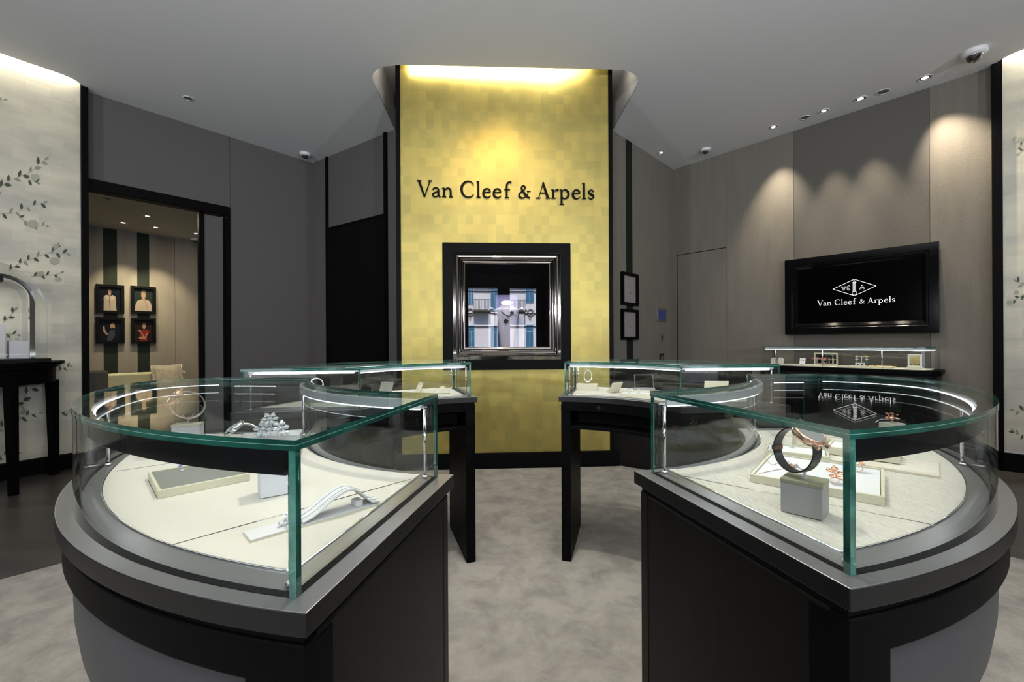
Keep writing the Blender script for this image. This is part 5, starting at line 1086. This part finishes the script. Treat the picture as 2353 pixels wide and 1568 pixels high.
for y0, y1, lb_ in ((628, 700, 'upper black framed pale print on the green band right of the gold column'), (711, 781, 'lower black framed pale print on the green band right of the gold column')):
    t, c, *q = picture(WBR, 1432, y0, 1468.5, y1, lb_, 0.04, 0.035, 'pale prints right of the column', bg=pale)
    pic_poly(WBR, c, *q, ell(0, .15, .14, .07), silver); pic_poly(WBR, c, *q, [(-.3, -.3), (-.26, -.3), (-.2, -.15), (-.24, -.15)], silver); pic_poly(WBR, c, *q, [(.14, -.3), (.28, -.28), (.24, -.12), (.12, -.15)], silver)
def plate(W, x0, y0, x1, y1, nm, label, cat, m1, inner=None, mi=None, th=0.012):
    a_, z1_ = W.hit(x0, y0, th); b_, z0_ = W.hit(x1, y1, th); t = thing(nm, W.P((a_ + b_) / 2, z0_, 0), label, cat)
    MB().wbox(W, a_, b_, z0_, z1_, 0, th).build('body', m1, t, bevel=0.002)
    if inner: dx_, dz_ = (b_ - a_) * inner, (z1_ - z0_) * inner; MB().wbox(W, a_ + dx_, b_ - dx_, z0_ + dz_, z1_ - dz_, th, th + 0.001).build('screen' if mi is blue_lcd else 'rocker', mi, t)
    return t
steel = mat('brushed_steel', (0.30, 0.29, 0.28), 0.35, metal=0.8)
plate(WBR, 1510, 708, 1532, 740, 'control_panel', 'small wall control panel with a dark blue display near the right corner', 'control panel', steel, 0.16, blue_lcd)
plate(WBR, 1518.5, 768, 1524, 787, 'light_switch', 'narrow steel switch plate below the control panel', 'switch', steel, 0.25, black)
plate(WBR, 1517, 813, 1526, 832, 'card_reader', 'small dark reader on the wall just above the far right case', 'reader', black, 0.2, steel)

# ================================================================ BACK ROOM SEATING
def wseat(W, s0, s1, o0, o1, nm, lb_, cat, mt, hs, hb, arms=True):
    t = thing(nm, W.P((s0 + s1) / 2, 0, (o0 + o1) / 2), lb_, cat)
    MB().wbox(W, s0, s1, 0.14, hs, o0, o1).build('seat', mt, t, bevel=0.03); MB().wbox(W, s0, s1, hs - 0.02, hb, o0, o0 + 0.16).build('backrest', mt, t, bevel=0.03)
    if arms:
        for a_, b_ in ((s0 - 0.12, s0), (s1, s1 + 0.12)): MB().wbox(W, a_, b_, 0.14, hs + 0.18, o0, o1).build('arm', mt, t, bevel=0.03)
    for a_ in (s0 + 0.04, s1 - 0.08):
        for b_ in (o0 + 0.04, o1 - 0.08): MB().wbox(W, a_, a_ + 0.04, 0, 0.15, b_, b_ + 0.04).build('leg', black, t)
    return t
_, zsf = WI.hit(300, 858, 0.3)
wseat(WI, WI.s_at(205, 0.2), WI.s_at(425, 0.2), 0.14, 0.95, 'sofa', 'olive yellow upholstered sofa against the back room wall', 'sofa', sofa_m, 0.42, zsf)
_, zch = WI.hit(240, 853, 1.5)
WIf = Wall(WI.P(0, 0, 1.45).xy, WI.P(1, 0, 1.35).xy)
wseat(WIf, WIf.s_at(150), WIf.s_at(254), -0.25, 0.5, 'armchair', 'dark brown armchair in front of the olive sofa in the doorway view', 'armchair', chair_m, 0.42, WIf.hit(230, 853)[1], False)
s_a, s_b = WI.s_at(350, 0.5), WI.s_at(424, 0.5); z_a, z_b = WI.hit(380, 884, 0.5)[1], WI.hit(380, 849, 0.5)[1]
t = thing('cushion', WI.P((s_a + s_b) / 2, z_a, 0.45), 'taupe velvet cushion leaning on the olive sofa', 'cushion')
m = MB(); n = 12; vs = []
for sd in (-1, 1):
    for i in range(n + 1):
        for j in range(n + 1):
            x, y = -1 + 2 * i / n, -1 + 2 * j / n; b_ = (1 - x ** 4) * (1 - y ** 4); px_ = x * (1 - 0.06 * (1 - abs(y)) ** 1) ; vs.append(WI.P((s_a + s_b) / 2 + px_ * (s_b - s_a) / 2, (z_a + z_b) / 2 + y * (1 - 0.08 * (1 - abs(x))) * 0.2, 0.42 - 0.1 * y + sd * 0.07 * math.sqrt(max(b_, 0))))
N1 = (n + 1) ** 2
fs = [(k * N1 + i * (n + 1) + j, k * N1 + (i + 1) * (n + 1) + j, k * N1 + (i + 1) * (n + 1) + j + 1, k * N1 + i * (n + 1) + j + 1) for k in (0, 1) for i in range(n) for j in range(n)]
m.add(vs, fs, 0, True).build('cover', pillow_m, t)

# ================================================================ TABLE AND GLASS DOME BY THE LEFT SILVER PANEL
ZTB = 1.132; sR = WSL.s_at(146, 0.06); RT = 0.80; sC = sR - RT
tb = thing('half_round_table', WSL.P(sC, 0, 0.3), 'tall half round black table with slim legs against the left silver panel', 'table')
def half(r, n=28, o0=0.035): return [WSL.P(sC + r * math.cos(PI * k / n), 0, o0 + r * math.sin(PI * k / n)).xy for k in range(n + 1)]
MB().prism(half(RT), ZTB - 0.03, ZTB).build('top', black_satin, tb, bevel=0.003); MB().prism(half(RT - 0.03), ZTB - 0.055, ZTB - 0.032).build('top_step', black, tb); MB().prism(half(RT - 0.06), ZTB - 0.20, ZTB - 0.055).build('apron', black_satin, tb, bevel=0.002)
for px, fy, wt_ in ((27, 1138, 0.066), (121, 1091, 0.070), (-60, 1150, 0.066), (-330, 1300, 0.066)):
    p = at_z(px + 4, fy, 0) if px > 0 else None
    if p is None: a_ = 1.9 if px == -60 else 2.9; p = WSL.P(sC + 0.69 * math.cos(a_), 0, 0.05 + 0.66 * math.sin(a_))
    m = MB(); wa, wb_ = wt_ / 2, wt_ * 0.36
    B_ = [(p.x + a * wb_, p.y + b * wb_, 0.0) for a, b in ((-1, -1), (1, -1), (1, 1), (-1, 1))]; T_ = [(p.x + a * wa - (0.02 if px > 0 else 0), p.y + b * wa, ZTB - 0.19) for a, b in ((-1, -1), (1, -1), (1, 1), (-1, 1))]
    m.hexa(B_ + T_).build('leg', black_satin, tb)
HD = 0.86; sDr = WSL.s_at(107, 0.40); hwD = sDr - sC; hwD = (hwD if hwD > 0.2 else 0.5) - 0.03
vd = thing('glass_dome', WSL.P(sC, ZTB, 0.40), 'tall arched glass dome with chrome inner frame standing on the half round table', 'vitrine')
def arch(hw, h, r, n=10): return [(-hw, 0)] + [(-hw + r - r * math.cos(PI / 2 * k / n), h - r + r * math.sin(PI / 2 * k / n)) for k in range(n + 1)] + [(hw - r + r * math.sin(PI / 2 * k / n), h - r + r * math.cos(PI / 2 * k / n)) for k in range(n + 1)] + [(hw, 0)]
def archshell(m, hw, h, r, o0, o1, th, z0, mi=0):
    A1_, A2_ = arch(hw, h, r), arch(hw - th, h - th, max(r - th, 0.01)); n = len(A1_)
    vs = [WSL.P(sC + x, z0 + z, o) for o in (o0, o1) for x, z in A1_] + [WSL.P(sC + x, z0 + z, o) for o in (o0, o1) for x, z in A2_]
    fs = []
    for k in range(n - 1): fs += [(k, k + 1, n + k + 1, n + k), (2 * n + k, 3 * n + k, 3 * n + k + 1, 2 * n + k + 1), (k, 2 * n + k, 2 * n + k + 1, k + 1), (n + k, n + k + 1, 3 * n + k + 1, 3 * n + k)]
    return m.add(vs, fs, mi, False)
MB().wbox(WSL, sC - hwD - 0.02, sC + hwD + 0.02, ZTB, ZTB + 0.035, 0.18, 0.64).build('base', gl_blk, vd, bevel=0.004)
archshell(MB(), hwD, HD, 0.42, 0.20, 0.62, 0.006, ZTB + 0.035).build('dome_shell', dome_m, vd)
for o_k in (0.20, 0.615):
    A_ = arch(hwD, HD, 0.42); m = MB(); m.add([WSL.P(sC + x, ZTB + 0.035 + z, o_k) for x, z in A_], [tuple(range(len(A_)))]); m.build('dome_face', dome_m, vd)
    MB().tube([WSL.P(sC + x, ZTB + 0.035 + z, o_k) for x, z in A_], 0.004, 6).build('dome_edge', dome_m, vd)
archshell(MB(), hwD - 0.045, HD - 0.10, 0.22, 0.36, 0.42, 0.035, ZTB + 0.035).build('inner_frame', chrome, vd)
MB().wbox(WSL, sC - hwD + 0.25, sC + hwD - 0.24, ZTB + HD - 0.14, ZTB + HD - 0.08, 0.34, 0.44).build('light_bar', black, vd)
light('dome_light', 'AREA', WSL.P(sC, ZTB + HD - 0.15, 0.39), 5, (0.93, 0.96, 1), target=WSL.P(sC, ZTB, 0.39), size=0.5, size_y=0.06)
s_a, s_b = WSL.s_at(25, 0.4), WSL.s_at(57, 0.4); q = WSL.P((s_a + s_b) / 2, ZTB + 0.036, 0.40)
block(q.x, q.y, 0.12, 0.10, 0.155, 1.0, 'pale block with a small diamond ring inside the glass dome', paleblk, None, z=ZTB + 0.036)
t = thing('finger_ring', q + Vector((0, 0, 0.155)), 'small diamond ring on the pale block inside the glass dome', 'ring'); cluster(MB(), q + Vector((0, 0, 0.175)), 0.018, 12, 0, 21).build('stone_setting', diamond, t); MB().tube([q + Vector((0.02 * math.cos(2 * PI * k / 18), 0, 0.165 + 0.01 * math.sin(2 * PI * k / 18))) for k in range(18)], 0.002, 5, closed=True).build('band', silver, t)
q = WSL.P(WSL.s_at(-22, 0.4), ZTB + 0.036, 0.40); block(q.x, q.y, 0.16, 0.12, 0.31, 1.0, 'white block at the left picture edge inside the glass dome', whitepad, None, z=ZTB + 0.036)

# ================================================================ PAINTED BRANCHES
leaf_d = mat('painted_leaf_green', (0.050, 0.075, 0.042), 0.6); leaf_p = mat('painted_leaf_pale', (0.27, 0.27, 0.22), 0.6); bark = mat('painted_stem', (0.36, 0.34, 0.26), 0.6); petal = mat('painted_petal', (0.40, 0.40, 0.31), 0.6)
def paint(W, parent, branches, flowers):
    m = MB(); rnd = random.Random(3); O = [0.0012]
    def PX(x, y): O[0] += 0.0000015; h_ = W.hit(x, y, 0); return W.P(h_[0], h_[1], O[0])
    def leaf(x, y, a, L, mi):
        c, s_ = math.cos(a), math.sin(a); pts = []
        for k in range(9): u = k / 8; w_ = 0.23 * L * math.sin(PI * u ** 0.8); pts.append((u * L, w_))
        pts += [(u_, -w_) for u_, w_ in reversed(pts[1:-1])]
        m.add([PX(x + u_ * c - w_ * s_, y + u_ * s_ + w_ * c) for u_, w_ in pts], [tuple(range(len(pts)))], mi)
    for B_, sp, L in branches:
        P_ = catmull([(x, y, 0) for x, y in B_], 5); W_ = 2.1
        for i in range(len(P_) - 1):
            a_, b_ = P_[i], P_[i + 1]; t_ = (b_ - a_).normalized(); w1_ = W_ * (1 - 0.6 * i / len(P_)) / 2; nx, ny = -t_.y * w1_, t_.x * w1_
            m.add([PX(a_.x - nx, a_.y - ny), PX(b_.x - nx, b_.y - ny), PX(b_.x + nx, b_.y + ny), PX(a_.x + nx, a_.y + ny)], [(0, 1, 2, 3)], 2)
        acc = 0; sd = 1
        for i in range(len(P_) - 1):
            acc += (P_[i + 1] - P_[i]).length
            if acc > sp:
                acc = 0; sd = -sd; t_ = (P_[i + 1] - P_[i]); a_ = math.atan2(t_.y, t_.x) + sd * rnd.uniform(0.7, 1.1); leaf(P_[i].x, P_[i].y, a_, L * rnd.uniform(0.85, 1.1), 0 if rnd.random() < 0.8 else 1)
        t_ = P_[-1] - P_[-2]; leaf(P_[-1].x, P_[-1].y, math.atan2(t_.y, t_.x), L * 0.8, 1)
    for x, y, r in flowers:
        for k in range(5): a_ = 2 * PI * k / 5 + 0.3; m.add([PX(x + r * .45 * math.cos(a_) + r * .55 * math.cos(2 * PI * j / 10), y + r * .35 * math.sin(a_) + r * .45 * math.sin(2 * PI * j / 10)) for j in range(10)], [tuple(range(10))], 3)
    m.build('painted_branches', [leaf_d, leaf_p, bark, petal], parent)
paint(WSL, pl, [([(-30, 450), (0, 430), (25, 414), (69, 396), (84, 381), (102, 368)], 9, 17), ([(50, 402), (62, 412), (84, 420)], 11, 14), ([(-20, 492), (12, 491), (36, 489), (60, 477), (100, 466)], 11, 15), ([(38, 492), (52, 505), (80, 518), (104, 520)], 11, 13),
    ([(20, 622), (45, 606), (70, 596), (110, 583), (140, 582), (152, 584)], 9, 15), ([(112, 582), (126, 574), (132, 564)], 12, 10), ([(70, 636), (95, 634), (125, 632), (138, 628)], 12, 13), ([(5, 742), (20, 730), (33, 714)], 10, 15), ([(-10, 770), (20, 768), (38, 770)], 12, 14),
    ([(132, 855), (146, 846), (160, 842)], 9, 10), ([(38, 975), (48, 945), (60, 905), (95, 880), (120, 858)], 14, 19), ([(30, 968), (55, 957), (85, 950), (115, 952), (155, 945)], 12, 15), ([(36, 925), (48, 935)], 8, 16), ([(-20, 1000), (0, 985), (22, 966), (40, 962)], 10, 15), ([(-25, 1052), (0, 1047), (22, 1043), (40, 1042)], 10, 14), ([(-10, 232), (8, 230)], 9, 12)],
    [(75, 515, 13), (80, 408, 11), (125, 600, 12), (133, 642, 8), (94, 629, 8), (101, 941, 14), (136, 882, 9), (3, 1030, 12), (155, 948, 7), (128, 566, 7)])
paint(WSR, pr, [([(2375, 345), (2352, 338), (2340, 328), (2336, 320)], 14, 9), ([(2380, 350), (2353, 345), (2342, 352)], 16, 12), ([(2390, 630), (2365, 645), (2353, 655), (2338, 648)], 9, 13), ([(2380, 672), (2352, 678), (2335, 688), (2322, 694)], 9, 12), ([(2390, 925), (2365, 938), (2345, 945), (2330, 943)], 9, 15), ([(2385, 985), (2360, 998), (2340, 1000), (2330, 992)], 10, 14), ([(2390, 60), (2380, 80), (2365, 95)], 10, 14)],
    [(2333, 322, 7), (2346, 320, 6), (2337, 337, 6), (2320, 696, 7), (2336, 672, 6)])

# ================================================================ LIGHT POCKETS
def strip(p, q, z, power, color, w_=0.05, down=True, name='cove_light', tilt=None):
    mid = (Vector(p) + Vector(q)) / 2; L = (Vector(q) - Vector(p)).length
    d = bpy.data.lights.new(name, 'AREA'); d.shape = 'RECTANGLE'; d.size = L; d.size_y = w_; d.energy = power; d.color = color
    o = bpy.data.objects.new(name, d); C.objects.link(o)
    X = Vector((q[0] - p[0], q[1] - p[1], 0)).normalized(); Zd = Vector((0, 0, -1)) if tilt is None else Vector(tilt).normalized(); Z_ = -Zd; Y_ = Z_.cross(X).normalized(); X = Y_.cross(Z_)
    o.matrix_world = Matrix(((X.x, Y_.x, Z_.x, mid.x), (X.y, Y_.y, Z_.y, mid.y), (X.z, Y_.z, Z_.z, z), (0, 0, 0, 1)))
    return o
a_, b_ = WC.P(g0 + 0.08, 0, 0.075).xy, WC.P(g1 - 0.08, 0, 0.075).xy
a_, b_ = WC.P(g0 + 0.08, 0, 0.12).xy, WC.P(g1 + 0.01, 0, 0.10).xy
strip(a_, b_, CEIL + 0.095, 21, (1.0, 0.90, 0.70), 0.15, tilt=(0, 1, -0.12))
light('column_spot', 'SPOT', (-0.05, 3.0, CEIL - 0.03), 72, (1.0, 0.62, 0.22), target=WC.P((g0 + g1) / 2 - 0.05, 2.55, 0), size=0.12, angle=66, blend=1.0)
q = WC.P((g0 + g1) / 2, CEIL + 0.02, 0.12); light('column_spot', 'SPOT', q, 16, (1.0, 0.80, 0.45), target=WC.P((g0 + g1) / 2, 2.0, -0.05), size=0.03, angle=30, blend=1.0)
for sx, gg in ((-1, g0 - 0.12), (1, g1 + 0.12)): light('pocket_light', 'POINT', WC.P(gg, CEIL + 0.28, -0.25), 0.9, (1.0, 0.9, 0.75), size=0.03)
a_, b_ = WSL.P(-2.9, 0, 0.06).xy, WSL.P(sE - 0.05, 0, 0.06).xy; strip(a_, b_, CEIL + 0.16, 24, (1.0, 0.92, 0.78), 0.05, tilt=(-0.6, 0.4, -1))
a_, b_ = WSR.P(tR + 0.05, 0, 0.07).xy, WSR.P(3.0, 0, 0.07).xy; strip(a_, b_, CEIL + 0.16, 24, (1.0, 0.92, 0.78), 0.05, tilt=(0.7, 0.7, -1))
# uplights and chrome cups invented to brighten the ceiling from behind the viewer
for k, (x, tx) in enumerate(((-4.6, -2.6), (-0.97, -0.8), (2.25, 1.2), (5.3, 2.8))):
    struct(MB().lathe([(0.03, -0.10), (0.12, 0.0), (0.11, 0.0), (0.03, -0.08)], (x, FY + 0.16, 2.1), 20).box((x, FY + 0.08, 2.0), (0.04, 0.16, 0.03)).build('trim_%d' % (10 + k), chrome))
    light('added_uplight', 'SPOT', (x, FY + 0.16, 2.14), 520, (0.90, 0.95, 1.0), target=(tx, 1.2, CEIL), size=0.12, angle=108, blend=1.0)
